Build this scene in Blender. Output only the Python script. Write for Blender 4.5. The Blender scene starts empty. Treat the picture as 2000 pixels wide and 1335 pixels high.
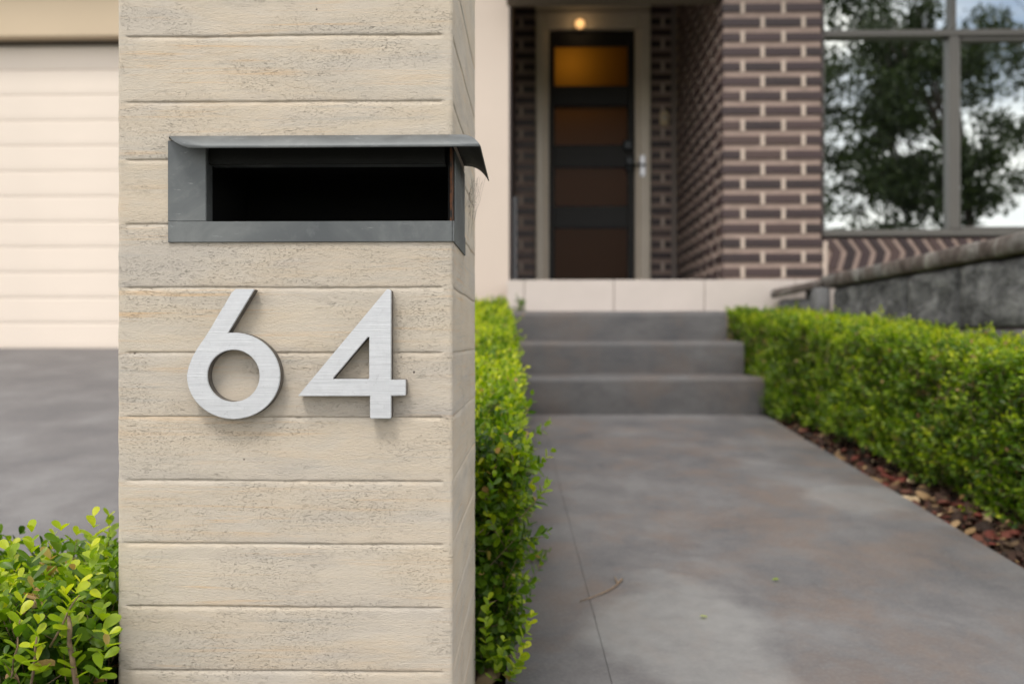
import bpy, bmesh, math, random
import numpy as np
from mathutils import Vector, Matrix, noise
random.seed(7); rng = np.random.default_rng(7)
sc = bpy.context.scene; C = sc.collection
R = math.radians
# ---------------------------------------------------------------- camera
# the eye is the origin; world +y runs into the picture along the path
F = 1800.0; CX = 1000.0; CY = 665.0; YAW = R(1.336)
cd = bpy.data.cameras.new('camera'); cam = bpy.data.objects.new('camera', cd); C.objects.link(cam)
cd.sensor_width = 36; cd.lens = 32.4; cd.clip_start = .02; cd.clip_end = 3000
cd.shift_y = -(667.5 - CY) / 2000.0
cam.rotation_euler = (R(90), 0, YAW)
cd.dof.use_dof = True; cd.dof.focus_distance = 1.085; cd.dof.aperture_fstop = 4.2; cd.dof.aperture_blades = 0
sc.camera = cam
# ---------------------------------------------------------------- sky and sun
SUN_EL, SUN_AZ = R(60), R(202)          # azimuth measured clockwise from +y
w = bpy.data.worlds.new('World'); sc.world = w; w.use_nodes = True
nt = w.node_tree; nt.nodes.clear(); N = nt.nodes.new; L = nt.links.new
out = N('ShaderNodeOutputWorld'); bg = N('ShaderNodeBackground'); sky = N('ShaderNodeTexSky')
sky.sky_type = 'NISHITA'; sky.sun_disc = False; sky.sun_elevation = SUN_EL; sky.sun_rotation = SUN_AZ
sky.air_density = 1.0; sky.dust_density = 1.5
tc = N('ShaderNodeTexCoord'); mp = N('ShaderNodeMapping'); mp.inputs['Scale'].default_value = (1, 1, 2.6)
ns = N('ShaderNodeTexNoise'); ns.inputs['Scale'].default_value = 2.1; ns.inputs['Detail'].default_value = 7; ns.inputs['Roughness'].default_value = .58
rp = N('ShaderNodeValToRGB'); rp.color_ramp.elements[0].position = .30; rp.color_ramp.elements[1].position = .54
mx = N('ShaderNodeMix'); mx.data_type = 'RGBA'
cl = N('ShaderNodeTexNoise'); cl.inputs['Scale'].default_value = 4; cl.inputs['Detail'].default_value = 5
cr = N('ShaderNodeValToRGB'); cr.color_ramp.elements[0].color = (9.5, 9.6, 9.8, 1); cr.color_ramp.elements[1].color = (15.5, 14.9, 13.9, 1)
cr.color_ramp.elements[0].position = .35; cr.color_ramp.elements[1].position = .62
L(tc.outputs['Generated'], mp.inputs['Vector']); L(mp.outputs[0], ns.inputs['Vector']); L(mp.outputs[0], cl.inputs['Vector'])
L(ns.outputs['Fac'], rp.inputs['Fac']); L(cl.outputs['Fac'], cr.inputs['Fac'])
L(rp.outputs['Color'], mx.inputs[0]); L(sky.outputs['Color'], mx.inputs[6]); L(cr.outputs['Color'], mx.inputs[7])
L(mx.outputs[2], bg.inputs['Color']); bg.inputs['Strength'].default_value = .092
L(bg.outputs[0], out.inputs['Surface'])
sd = bpy.data.lights.new('sun', 'SUN'); so = bpy.data.objects.new('sun', sd); C.objects.link(so)
sd.energy = 1.3; sd.angle = R(16); sd.color = (1, .95, .875)
so.rotation_euler = (R(90) - SUN_EL, 0, -SUN_AZ + math.pi); so.location = (0, -3, 8)
sc.view_settings.view_transform = 'Standard'; sc.view_settings.look = 'None'
sc.view_settings.exposure = 0.6; sc.view_settings.gamma = 1; sc.view_settings.use_curve_mapping = False

# ---------------------------------------------------------------- helpers
cy_, sy_ = math.cos(YAW), math.sin(YAW)
def P(px, py, Y):
    """world point on the plane y=Y seen at photo pixel (px,py)"""
    u = (px - CX) / F; v = (CY - py) / F
    d = Vector((cy_ * u - sy_, sy_ * u + cy_, v))
    return d * (Y / d.y)
def PX(px, Y): return P(px, CY, Y).x
def PZ(py, Y, px=1000): return P(px, py, Y).z
def link(name, me, mat=None, parent=None, kind=None, label=None):
    o = bpy.data.objects.new(name, me); C.objects.link(o)
    if mat is not None and me is not None and len(me.materials) == 0: me.materials.append(mat)
    if parent is not None: o.parent = parent
    if kind: o['kind'] = kind
    if label: o['label'] = label
    return o
def empty(name, label, cat, loc=(0, 0, 0), group=None):
    o = bpy.data.objects.new(name, None); C.objects.link(o); o.location = loc; o.empty_display_size = .1
    o['label'] = label; o['category'] = cat
    if group: o['group'] = group
    return o
def tag(o, label, cat, group=None):
    o['label'] = label; o['category'] = cat
    if group: o['group'] = group
    return o
def mesh(name, vs, fs, smooth=False):
    me = bpy.data.meshes.new(name); me.from_pydata([tuple(v) for v in vs], [], fs); me.update()
    if smooth: me.shade_smooth()
    return me
def box_geo(x0, x1, y0, y1, z0, z1):
    v = [(x0, y0, z0), (x1, y0, z0), (x1, y1, z0), (x0, y1, z0), (x0, y0, z1), (x1, y0, z1), (x1, y1, z1), (x0, y1, z1)]
    f = [(0, 3, 2, 1), (4, 5, 6, 7), (0, 1, 5, 4), (1, 2, 6, 5), (2, 3, 7, 6), (3, 0, 4, 7)]
    return v, f
def boxes(name, lst):
    V, Fc = [], []
    for b in lst:
        v, f = box_geo(*b); k = len(V); V += v; Fc += [tuple(i + k for i in q) for q in f]
    return mesh(name, V, Fc)
def bevelled(name, x0, x1, y0, y1, z0, z1, b=.004, seg=1):
    bm = bmesh.new(); v, f = box_geo(x0, x1, y0, y1, z0, z1)
    bv = [bm.verts.new(p) for p in v]
    for q in f: bm.faces.new([bv[i] for i in q])
    if b: bmesh.ops.bevel(bm, geom=bm.edges[:], offset=b, segments=seg, affect='EDGES', profile=.5)
    me = bpy.data.meshes.new(name); bm.to_mesh(me); bm.free(); return me
def extrude(name, poly, axis, a0, a1, bevel=0, holes=()):
    """prism of a 2-D polygon; axis 'y': poly=(x,z), from y=a0 to a1; axis 'x': poly=(y,z)"""
    n = len(poly); V = []
    for a in (a0, a1):
        for p in poly: V.append((p[0], a, p[1]) if axis == 'y' else ((a, p[0], p[1]) if axis == 'x' else (p[0], p[1], a)))
    Fc = [tuple(range(n)), tuple(range(2 * n - 1, n - 1, -1))] + [(i, i + n, (i + 1) % n + n, (i + 1) % n) for i in range(n)]
    bm = bmesh.new(); bv = [bm.verts.new(p) for p in V]
    for q in Fc: bm.faces.new([bv[i] for i in q])
    bmesh.ops.recalc_face_normals(bm, faces=bm.faces[:])
    if bevel: bmesh.ops.bevel(bm, geom=bm.edges[:], offset=bevel, segments=2, affect='EDGES')
    me = bpy.data.meshes.new(name); bm.to_mesh(me); bm.free(); return me
def tube(name, pts, rads, seg=7):
    V, Fc = [], []; pts = [Vector(p) for p in pts]
    for i, p in enumerate(pts):
        d = (pts[min(i + 1, len(pts) - 1)] - pts[max(i - 1, 0)]).normalized()
        a = d.orthogonal().normalized(); b = d.cross(a)
        for k in range(seg):
            t = 2 * math.pi * k / seg; V.append(p + (a * math.cos(t) + b * math.sin(t)) * rads[i])
    for i in range(len(pts) - 1):
        for k in range(seg):
            j = i * seg + k; j2 = i * seg + (k + 1) % seg; Fc.append((j, j2, j2 + seg, j + seg))
    Fc += [tuple(range(seg))[::-1], tuple(range((len(pts) - 1) * seg, len(pts) * seg))]
    return mesh(name, V, Fc, True)
# ---------------------------------------------------------------- material helpers
def s2l(c): return tuple((x / 255 / 12.92 if x / 255 <= .04045 else ((x / 255 + .055) / 1.055) ** 2.4) for x in c) + (1,)
class M:
    def __init__(s, name, rough=.7, metal=0, spec=.5):
        s.m = bpy.data.materials.new(name); s.m.use_nodes = True; s.t = s.m.node_tree; s.b = s.t.nodes['Principled BSDF']
        s.b.inputs['Roughness'].default_value = rough; s.b.inputs['Metallic'].default_value = metal; s.b.inputs['Specular IOR Level'].default_value = spec
        s.tc = s.t.nodes.new('ShaderNodeTexCoord'); s.h = None
    def n(s, kind, **kw):
        x = s.t.nodes.new(kind)
        for k, v in kw.items(): setattr(x, k, v)
        return x
    def l(s, a, b): s.t.links.new(a, b)
    def co(s, scale=(1, 1, 1), rot=(0, 0, 0), src='Object'):
        mp = s.n('ShaderNodeMapping'); mp.inputs['Scale'].default_value = scale; mp.inputs['Rotation'].default_value = rot
        s.l(s.tc.outputs[src], mp.inputs['Vector']); return mp.outputs[0]
    def noise(s, co, scale=5, detail=4, rough=.55, dist=0):
        x = s.n('ShaderNodeTexNoise'); x.inputs['Scale'].default_value = scale; x.inputs['Detail'].default_value = detail
        x.inputs['Roughness'].default_value = rough; x.inputs['Distortion'].default_value = dist; s.l(co, x.inputs['Vector']); return x.outputs['Fac']
    def voro(s, co, scale, feat='F1'):
        x = s.n('ShaderNodeTexVoronoi', feature=feat); x.inputs['Scale'].default_value = scale; s.l(co, x.inputs['Vector']); return x
    def ramp(s, fac, stops):
        x = s.n('ShaderNodeValToRGB'); e = x.color_ramp.elements
        while len(e) < len(stops): e.new(.5)
        for i, (p, c) in enumerate(stops):
            e[i].position = p; e[i].color = c if len(c) == 4 else tuple(c) + (1,)
        s.l(fac, x.inputs['Fac']); return x.outputs['Color']
    def g(s, fac, a, b): return s.ramp(fac, [(a, (0, 0, 0, 1)), (b, (1, 1, 1, 1))])
    def mix(s, fac, a, b, mode='MIX'):
        x = s.n('ShaderNodeMix', data_type='RGBA', blend_type=mode)
        for i, v in ((0, fac), (6, a), (7, b)):
            if hasattr(v, 'links'): s.l(v, x.inputs[i])
            else: x.inputs[i].default_value = v
        return x.outputs[2]
    def math(s, op, a, b=0):
        x = s.n('ShaderNodeMath', operation=op)
        for i, v in ((0, a), (1, b)):
            if hasattr(v, 'links'): s.l(v, x.inputs[i])
            else: x.inputs[i].default_value = v
        return x.outputs[0]
    def col(s, c):
        if hasattr(c, 'links'): s.l(c, s.b.inputs['Base Color'])
        else: s.b.inputs['Base Color'].default_value = c
        return s
    def bump(s, h, dist=.001, strength=1.0):
        x = s.n('ShaderNodeBump'); x.inputs['Distance'].default_value = dist; x.inputs['Strength'].default_value = strength
        s.l(h, x.inputs['Height'])
        if s.h is not None: s.l(s.h, x.inputs['Normal'])
        s.h = x.outputs[0]; s.l(s.h, s.b.inputs['Normal']); return s
    def rough(s, r): s.l(r, s.b.inputs['Roughness']); return s
def plain(name, c, rough=.7, metal=0, var=.06, scale=8, bump=0):
    m = M(name, rough, metal); n_ = m.noise(m.co(), scale, 5)
    a = tuple(x * (1 - var) for x in c[:3]) + (1,); b = tuple(min(1, x * (1 + var)) for x in c[:3]) + (1,)
    m.col(m.ramp(n_, [(.3, a), (.7, b)]))
    if bump: m.bump(m.noise(m.co(), scale * 12, 4), bump)
    return m.m

# weathered render pressed to look like boards
def mat_render():
    m = M('board_marked_render', .86, 0, .3)
    oi = m.n('ShaderNodeObjectInfo'); off = m.n('ShaderNodeVectorMath', operation='MULTIPLY_ADD'); off.inputs[1].default_value = (1, 1, 1)
    sc3 = m.n('ShaderNodeCombineXYZ'); r7 = m.math('MULTIPLY', oi.outputs['Random'], 9.0)
    for q in (0, 1): m.l(r7, sc3.inputs[q])
    m.l(m.tc.outputs['Object'], off.inputs[0]); m.l(sc3.outputs[0], off.inputs[2])
    def co(scale=(1, 1, 1)):
        mp = m.n('ShaderNodeMapping'); mp.inputs['Scale'].default_value = scale; m.l(off.outputs[0], mp.inputs['Vector']); return mp.outputs[0]
    m.co = co
    lo = m.noise(m.co((2.2, 2.2, 13)), 1.6, 5, .6, .4)
    base = m.ramp(lo, [(.30, (.535, .49, .435, 1)), (.46, (.61, .55, .468, 1)), (.58, (.63, .55, .445, 1)), (.74, (.575, .525, .465, 1))])
    st = m.noise(m.co((3.2, 3.2, 110)), 1.5, 6, .62, .7)
    ochre = m.g(st, .53, .72); patch = m.g(m.noise(m.co((3, 3, 9)), 1.9, 3), .42, .66)
    c = m.mix(m.math('MULTIPLY', m.math('MULTIPLY', ochre, patch), .9), base, (.68, .48, .29, 1))
    grey = m.g(m.noise(m.co((4, 4, 170)), 1.3, 6, .6, .5), .52, .72)
    c = m.mix(m.math('MULTIPLY', m.math('MULTIPLY', grey, m.g(m.noise(m.co((4, 4, 12)), 2.3, 3), .4, .62)), .5), c, (.42, .42, .40, 1))
    fine = m.g(m.noise(m.co((1, 1, 4.5)), 170, 6, .7, 1.2), .55, .67)
    c = m.mix(m.math('MULTIPLY', fine, .3), c, (.33, .30, .26, 1))
    # short hairline cracks and pinholes
    cr_ = m.g(m.noise(m.co((60, 60, 260)), 2.2, 5, .75, 2.0), .575, .64)
    gate = m.g(m.noise(m.co((1, 1, 2.5)), 9, 4), .42, .62)
    crk = m.math('MULTIPLY', cr_, gate)
    c = m.mix(m.math('MULTIPLY', crk, .22), c, (.22, .19, .16, 1))
    v = m.voro(m.co(), 55); pin = m.ramp(v.outputs['Distance'], [(.05, (1, 1, 1, 1)), (.085, (0, 0, 0, 1))])
    pin = m.math('MULTIPLY', pin, m.g(m.noise(m.co(), 17, 2), .60, .66))
    c = m.mix(m.math('MULTIPLY', pin, .85), c, (.07, .055, .045, 1))
    c = m.mix(1, c, m.ramp(oi.outputs['Random'], [(0, (.93, .93, .94, 1)), (1, (1.0, .985, .96, 1))]), 'MULTIPLY')
    m.col(c)
    m.bump(lo, .002, .5); m.bump(m.noise(m.co((1, 1, 3.2)), 210, 6, .7, .8), .0012, .85)
    m.bump(m.noise(m.co((1, 1, 1.3)), 620, 4, .65), .0005, .9); m.bump(m.noise(m.co((1, 1, 4)), 45, 5, .65, .6), .0008, .5)
    m.bump(m.math('MULTIPLY', m.math('ADD', crk, pin), -1), .0009, .9)
    return m.m
def mat_metal_grey():
    m = M('weathered_zinc_grey_steel', .48, .35, .5)
    a = m.noise(m.co(), 9, 6, .65, .8); b = m.noise(m.co((1, 1, 1)), 60, 5, .7)
    c = m.ramp(a, [(.32, (.095, .104, .110, 1)), (.52, (.135, .146, .150, 1)), (.72, (.20, .212, .212, 1))])
    c = m.mix(m.math('MULTIPLY', m.g(b, .55, .72), .25), c, (.27, .28, .285, 1))
    sc_ = m.g(m.noise(m.co((14, 14, 90), (0, .7, 0)), 3, 4, .6, .5), .66, .70)
    c = m.mix(m.math('MULTIPLY', sc_, .3), c, (.4, .41, .42, 1))
    m.col(c); m.rough(m.ramp(a, [(.3, (.42,) * 3 + (1,)), (.7, (.62,) * 3 + (1,))])); m.bump(b, .0002, .4)
    return m.m
def mat_alu():
    m = M('brushed_aluminium', .42, .6, .5)
    br = m.noise(m.co((9, 9, 900), (0, R(-5), 0)), 1, 5, .7, .15); br2 = m.noise(m.co((25, 25, 2600), (0, R(-4), 0)), 1, 3, .6); mot = m.noise(m.co((1, 1, 1.6)), 75, 5, .7)
    sp = m.g(m.noise(m.co(), 120, 5, .75), .60, .70); big = m.noise(m.co(), 26, 4)
    c = m.ramp(br, [(.32, (.56, .575, .605, 1)), (.68, (.77, .785, .815, 1))])
    c = m.mix(m.math('MULTIPLY', m.g(br2, .45, .75), .3), c, (.86, .86, .88, 1))
    c = m.mix(m.math('MULTIPLY', m.math('MULTIPLY', sp, m.g(big, .40, .6)), .75), c, (.25, .25, .25, 1))
    c = m.mix(m.math('MULTIPLY', m.g(mot, .42, .68), .4), c, (.56, .57, .60, 1))
    m.col(c); m.rough(m.ramp(br, [(.3, (.34,) * 3 + (1,)), (.7, (.55,) * 3 + (1,))]))
    m.bump(br, .0004, .8); m.bump(br2, .00015, .8); m.bump(big, .0015, .35)
    return m.m
def mat_alu_edge():
    m = M('aluminium_edge_shade', .6, .55, .4); a = m.noise(m.co(), 60, 5, .7)  # shade on the numeral sides is put into this darker colour
    m.col(m.ramp(a, [(.35, (.08, .073, .066, 1)), (.7, (.26, .24, .22, 1))])); m.bump(a, .0004, .5); return m.m
def mat_concrete(name='stained_concrete', k=1.0, stains=True, br=.7):
    m = M(name, .62, 0, .45)
    a = m.noise(m.co((1.3, 1, 3)), 2.6, 8, .68, .25); b = m.noise(m.co((1.2, 1, 1)), 3.3, 8, .7, .3); f_ = m.noise(m.co(), 140, 4, .7)
    c = m.ramp(a, [(.33, (.098 * k, .098 * k, .108 * k, 1)), (.50, (.145 * k, .139 * k, .144 * k, 1)), (.66, (.20 * k, .195 * k, .198 * k, 1))])
    c = m.mix(m.math('MULTIPLY', m.g(b, .46, .64), br), c, (.185 * k, .140 * k, .118 * k, 1))
    c = m.mix(m.math('MULTIPLY', m.g(m.noise(m.co((1.2, 1, 1)), 5.1, 7, .7, .4), .52, .7), .5), c, (.10 * k, .10 * k, .112 * k, 1))
    c = m.mix(m.math('MULTIPLY', m.g(f_, .45, .72), .4), c, (.26 * k, .25 * k, .24 * k, 1))
    if stains:
        for (x, y, rx, ry, s_) in ((.27, 1.72, .185, .32, .40), (.98, 2.75, .17, .2, .26), (.62, 2.2, .1, .05, .06)):
            sp = m.n('ShaderNodeVectorMath', operation='SUBTRACT'); m.l(m.tc.outputs['Object'], sp.inputs[0]); sp.inputs[1].default_value = (x, y, 0)
            mu = m.n('ShaderNodeVectorMath', operation='MULTIPLY'); m.l(sp.outputs[0], mu.inputs[0]); mu.inputs[1].default_value = (1 / rx, 1 / ry, 0)
            ln = m.n('ShaderNodeVectorMath', operation='LENGTH'); m.l(mu.outputs[0], ln.inputs[0])
            d = m.math('ADD', ln.outputs['Value'], m.math('MULTIPLY', m.math('SUBTRACT', m.noise(m.co(), 4, 4), .5), 1.3))
            fac = m.math('MULTIPLY', m.ramp(d, [(.70, (1, 1, 1, 1)), (1.0, (0, 0, 0, 1))]), m.math('ADD', m.math('MULTIPLY', m.noise(m.co(), 30, 4), s_), s_ * .5))
            c = m.mix(fac, c, (.30, .298, .29, 1))
    m.col(c); m.rough(m.ramp(a, [(.3, (.52,) * 3 + (1,)), (.7, (.72,) * 3 + (1,))]))
    m.bump(m.noise(m.co(), 9, 5), .006, .5); m.bump(f_, .0012, .6); return m.m
MR = mat_render(); MG = mat_metal_grey(); MA = mat_alu(); MAE = mat_alu_edge()
MC = mat_concrete(k=.80, br=.75); MCS = mat_concrete('step_concrete', .60, False, .6); MCD = mat_concrete('driveway_concrete', .86, False, .0)
M_black = plain('black_void', (.004, .004, .004, 1), .42)
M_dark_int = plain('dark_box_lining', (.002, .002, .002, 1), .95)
def mat_rust():
    m = M('rusty_edge', .8, 0); a = m.noise(m.co(), 70, 5, .7)
    m.col(m.ramp(a, [(.38, (.02, .018, .016, 1)), (.58, (.15, .055, .02, 1)), (.75, (.05, .045, .04, 1))])); return m.m
M_rust = mat_rust(); M_hoodinner = plain('dark_hood_underside', (.022, .023, .022, 1), .75, .1, .4, 40); M_barshade = plain('shade_dark_steel', (.006, .0065, .0055, 1), .9, 0, .3, 30)
def mat_brick():
    m = M('plum_glazed_brick', .42, 0, .5)
    oi = m.n('ShaderNodeObjectInfo'); a = m.noise(m.co(), 30, 5, .65)
    c = m.ramp(oi.outputs['Random'], [(0, (.026, .016, .018, 1)), (.5, (.044, .026, .029, 1)), (.8, (.060, .036, .038, 1)), (1, (.085, .052, .046, 1))])
    c = m.mix(m.math('MULTIPLY', m.g(a, .4, .75), .45), c, (.075, .046, .042, 1))
    m.col(c); m.bump(a, .001, .5); return m.m
MB = mat_brick()
M_mortar = plain('pale_pink_mortar', (.335, .25, .215, 1), .92, 0, .13, 14, .002)
M_joint = plain('pale_perpend_mortar', (.56, .46, .39, 1), .92, 0, .08, 20, .002)
M_cream = plain('cream_painted_wall', (.66, .56, .485, 1), .85, 0, .04, 1.2, .001)
M_door_cream = plain('cream_roller_door_paint', (.80, .70, .61, 1), .6, 0, .03, 1.5)
M_tan = plain('tan_garage_beam_paint', (.60, .48, .34, 1), .75, 0, .05, .8)
M_frame = plain('cream_door_frame_gloss', (.76, .66, .54, 1), .3, 0, .04, 6)
M_winframe = plain('taupe_window_frame', (.12, .113, .104, 1), .45, .1, .04, 6)
M_doorp = plain('charcoal_door_paint', (.012, .010, .009, 1), .6, 0, .15, 5)
M_soffit = plain('soffit_board', (.16, .13, .10, 1), .8)
M_tile = plain('pale_porcelain_tile', (.60, .53, .49, 1), .45, 0, .04, 6, .0005)
M_floor = plain('taupe_floor_tile', (.20, .17, .15, 1), .5, 0, .1, 6, .0005)
M_grout = plain('brown_grout', (.28, .2, .15, 1), .9)
M_silver = plain('satin_silver', (.6, .6, .62, 1), .3, .9)
M_blackmetal = plain('dark_handle_metal', (.03, .033, .036, 1), .35, .6)
M_greypost = plain('grey_steel_post', (.22, .22, .23, 1), .5, .3)
M_bell = plain('warm_doorbell_plastic', (.62, .50, .33, 1), .5)
M_roof = plain('dark_roof_sheet', (.06, .06, .065, 1), .6)
def mat_stone():
    m = M('rough_split_stone', .9, 0, .3)
    a = m.noise(m.co((1, .5, 1)), 13, 8, .66, .4); b = m.noise(m.co((1, .5, 1)), 46, 6, .7)
    c = m.ramp(a, [(.34, (.04, .04, .042, 1)), (.5, (.12, .12, .125, 1)), (.66, (.27, .27, .275, 1))])
    c = m.mix(m.math('MULTIPLY', m.g(b, .5, .7), .5), c, (.25, .25, .25, 1))
    m.col(c); m.bump(a, .02, .8); m.bump(b, .006, .7); return m.m
def mat_cap():
    m = M('lichen_stained_capping', .92, 0, .3)
    a = m.noise(m.co(), 9, 8, .68, .5); b = m.noise(m.co(), 5, 4)
    c = m.ramp(a, [(.34, (.045, .034, .030, 1)), (.52, (.12, .098, .088, 1)), (.66, (.25, .24, .22, 1))])
    c = m.mix(m.math('MULTIPLY', m.g(b, .5, .62), .6), c, (.20, .20, .19, 1))
    m.col(c); m.bump(a, .015, .8); return m.m
M_stone = mat_stone(); M_cap = mat_cap()
def mat_glass():
    m = M('reflective_window_glass'); t = m.t
    gl = m.n('ShaderNodeBsdfGlossy'); gl.inputs['Roughness'].default_value = .004; gl.inputs['Color'].default_value = (.90, .955, .95, 1)
    df = m.n('ShaderNodeBsdfDiffuse'); df.inputs['Color'].default_value = (.006, .007, .007, 1)
    lw = m.n('ShaderNodeLayerWeight'); lw.inputs['Blend'].default_value = .35
    fac = m.math('MINIMUM', m.math('ADD', m.math('MULTIPLY', lw.outputs['Fresnel'], .30), .68), .95)
    ms = m.n('ShaderNodeMixShader'); m.l(fac, ms.inputs[0]); m.l(df.outputs[0], ms.inputs[1]); m.l(gl.outputs[0], ms.inputs[2])
    m.l(ms.outputs[0], t.nodes['Material Output'].inputs['Surface']); return m.m
M_glass = mat_glass()
def mat_frost():
    m = M('frosted_amber_glass', .5)
    tr = m.n('ShaderNodeBsdfTranslucent'); tr.inputs['Color'].default_value = (.56, .36, .12, 1)
    gl = m.n('ShaderNodeBsdfGlossy'); gl.inputs['Roughness'].default_value = .35; gl.inputs['Color'].default_value = (.36, .25, .2, 1)
    ms = m.n('ShaderNodeMixShader'); ms.inputs[0].default_value = .06; m.l(tr.outputs[0], ms.inputs[1]); m.l(gl.outputs[0], ms.inputs[2])
    m.l(ms.outputs[0], m.t.nodes['Material Output'].inputs['Surface']); return m.m
M_frost = mat_frost()
def mat_emit(name, c, s):
    m = M(name); m.b.inputs['Emission Color'].default_value = c; m.b.inputs['Emission Strength'].default_value = s; m.col(c); return m.m
M_lamp = mat_emit('warm_lamp_glass', (1, .60, .25, 1), .55)
def mat_leaf(name, stops, trans=.36):
    """leaf colour from the per-leaf 'tint' attribute (0 old and dark .. .9 young lime, over .93 dead brown)"""
    m = M(name, .36, 0, .38)
    at = m.n('ShaderNodeAttribute', attribute_name='tint'); n_ = m.noise(m.co(), 160, 3)
    c = m.ramp(at.outputs['Fac'], stops)
    c = m.mix(m.math('MULTIPLY', m.g(n_, .45, .7), .18), c, (.22, .26, .04, 1))
    m.col(c)
    tr = m.n('ShaderNodeBsdfTranslucent'); tm = m.mix(1, c, (1.5, 1.7, .7, 1), 'MULTIPLY'); m.l(tm, tr.inputs['Color'])
    ms = m.n('ShaderNodeMixShader'); ms.inputs[0].default_value = trans
    m.l(m.b.outputs[0], ms.inputs[1]); m.l(tr.outputs[0], ms.inputs[2]); m.l(ms.outputs[0], m.t.nodes['Material Output'].inputs['Surface'])
    return m.m
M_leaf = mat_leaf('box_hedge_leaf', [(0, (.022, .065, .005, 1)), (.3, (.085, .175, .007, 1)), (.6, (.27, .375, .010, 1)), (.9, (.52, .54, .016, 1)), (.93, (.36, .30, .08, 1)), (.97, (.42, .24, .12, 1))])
M_tleaf = mat_leaf('tree_leaf', [(0, (.010, .020, .004, 1)), (.5, (.022, .040, .008, 1)), (1, (.05, .07, .014, 1))], .15)
M_twig = plain('brown_twig_bark', (.26, .18, .115, 1), .85, 0, .4, 90, .001)
M_bark = plain('tree_bark', (.09, .07, .055, 1), .95, 0, .3, 12, .01)
M_hcore = plain('dark_hedge_core', (.016, .024, .008, 1), .95, 0, .5, 40)
def mat_soil():
    m = M('mulched_soil', .95, 0, .2); a = m.noise(m.co(), 30, 6, .7)
    m.col(m.ramp(a, [(.35, (.020, .012, .008, 1)), (.6, (.055, .032, .020, 1)), (.75, (.11, .07, .04, 1))])); m.bump(a, .02, .8); return m.m
M_soil = mat_soil()
M_ground = plain('dry_grass_ground', (.07, .085, .035, 1), .95, 0, .25, 3, .01)
M_asphalt = plain('street_asphalt', (.05, .05, .052, 1), .85, 0, .15, 30, .003)

# ================================================================ the setting
def path_z(y): return -.351 - .0685 * (4.42 - y)
def drive_z(y): return -.062 - .104 * (6.25 - y)
def sheet(name, prof, x0, x1, mat, nx=1, kind='structure', thick=0):
    """profile [(y,z)] swept from x0 to x1 (numbers or functions of y)"""
    fx0 = x0 if callable(x0) else (lambda y: x0); fx1 = x1 if callable(x1) else (lambda y: x1)
    V, Fc = [], []
    for y, z in prof:
        for i in range(nx + 1): V.append((fx0(y) + (fx1(y) - fx0(y)) * i / nx, y, z))
    for j in range(len(prof) - 1):
        for i in range(nx):
            a = j * (nx + 1) + i; Fc.append((a, a + 1, a + nx + 2, a + nx + 1))
    if thick:
        n_ = len(V); V += [(a, b, c - thick) for a, b, c in V]
        e = nx; rows = len(prof)
        for j in range(rows - 1):
            a = j * (nx + 1); Fc.append((a, a + nx + 1, a + nx + 1 + n_, a + n_))
            a = j * (nx + 1) + nx; Fc.append((a + nx + 1, a, a + n_, a + nx + 1 + n_))
        Fc.append((0, nx, nx + n_, n_)[::1])
    return link(name, mesh(name, V, Fc), mat, kind=kind)
ground = sheet('ground', [(-900, -.86), (-12, -.86), (-3, -.80), (.6, -.76), (4.42, -.50), (6, -.45), (20, -.45), (900, -.45)], -900, 900, M_ground, 6)
sheet('street', [(-9.5, -.83), (-3.6, -.83)], -300, 300, M_asphalt)
sheet('footpath', [(-2.2, -.765), (-.6, -.762)], -60, 60, MC)
# driveway and path
sheet('driveway', [(-3.6, -.80), (-.6, -.74)] + [(y, drive_z(y)) for y in (0.0, 1.0, 2, 3, 4, 5, 6.42)], -6.4, -.80, MCD, 1, thick=.05)
# path: two strips either side of the tooled joint (a shallow groove between them)
def jx(y): return .035 + (4.42 - y) * .031
ys = [-.6, 0, .6, 1.2, 2, 3, 4, 4.5]
path = bpy.data.objects.new('path', None); C.objects.link(path); path['kind'] = 'structure'
def strip(x0, x1, dz=0):
    V, Fc = [], []
    for y in ys: V += [(x0(y), y, path_z(y) + dz), (x1(y), y, path_z(y) + dz)]
    n_ = len(V); V += [(a, b, c - .09) for a, b, c in V]
    for j in range(len(ys) - 1):
        a = 2 * j; Fc += [(a, a + 1, a + 3, a + 2), (a + n_, a, a + 2, a + 2 + n_), (a + 1, a + 1 + n_, a + 3 + n_, a + 3)]
    return mesh('slab', V, Fc)
link('slab', strip(lambda y: -.045, lambda y: jx(y) - .0013), MC, path)
link('slab', strip(lambda y: jx(y) + .0013, lambda y: 1.10 + .004 * math.sin(y * 3)), MC, path)
link('joint_filler', strip(lambda y: jx(y) - .0012, lambda y: jx(y) + .0012, -.002), MC, path)
# garden beds
sheet('garden_bed', [(.5, path_z(.5) - .03), (4.42, -.39), (5.3, -.34)], 1.04, 2.4, M_soil)
sheet('garden_bed', [(.5, path_z(.5) - .03), (4.42, -.39), (6.2, -.30)], -.80, -.045, M_soil)
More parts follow.
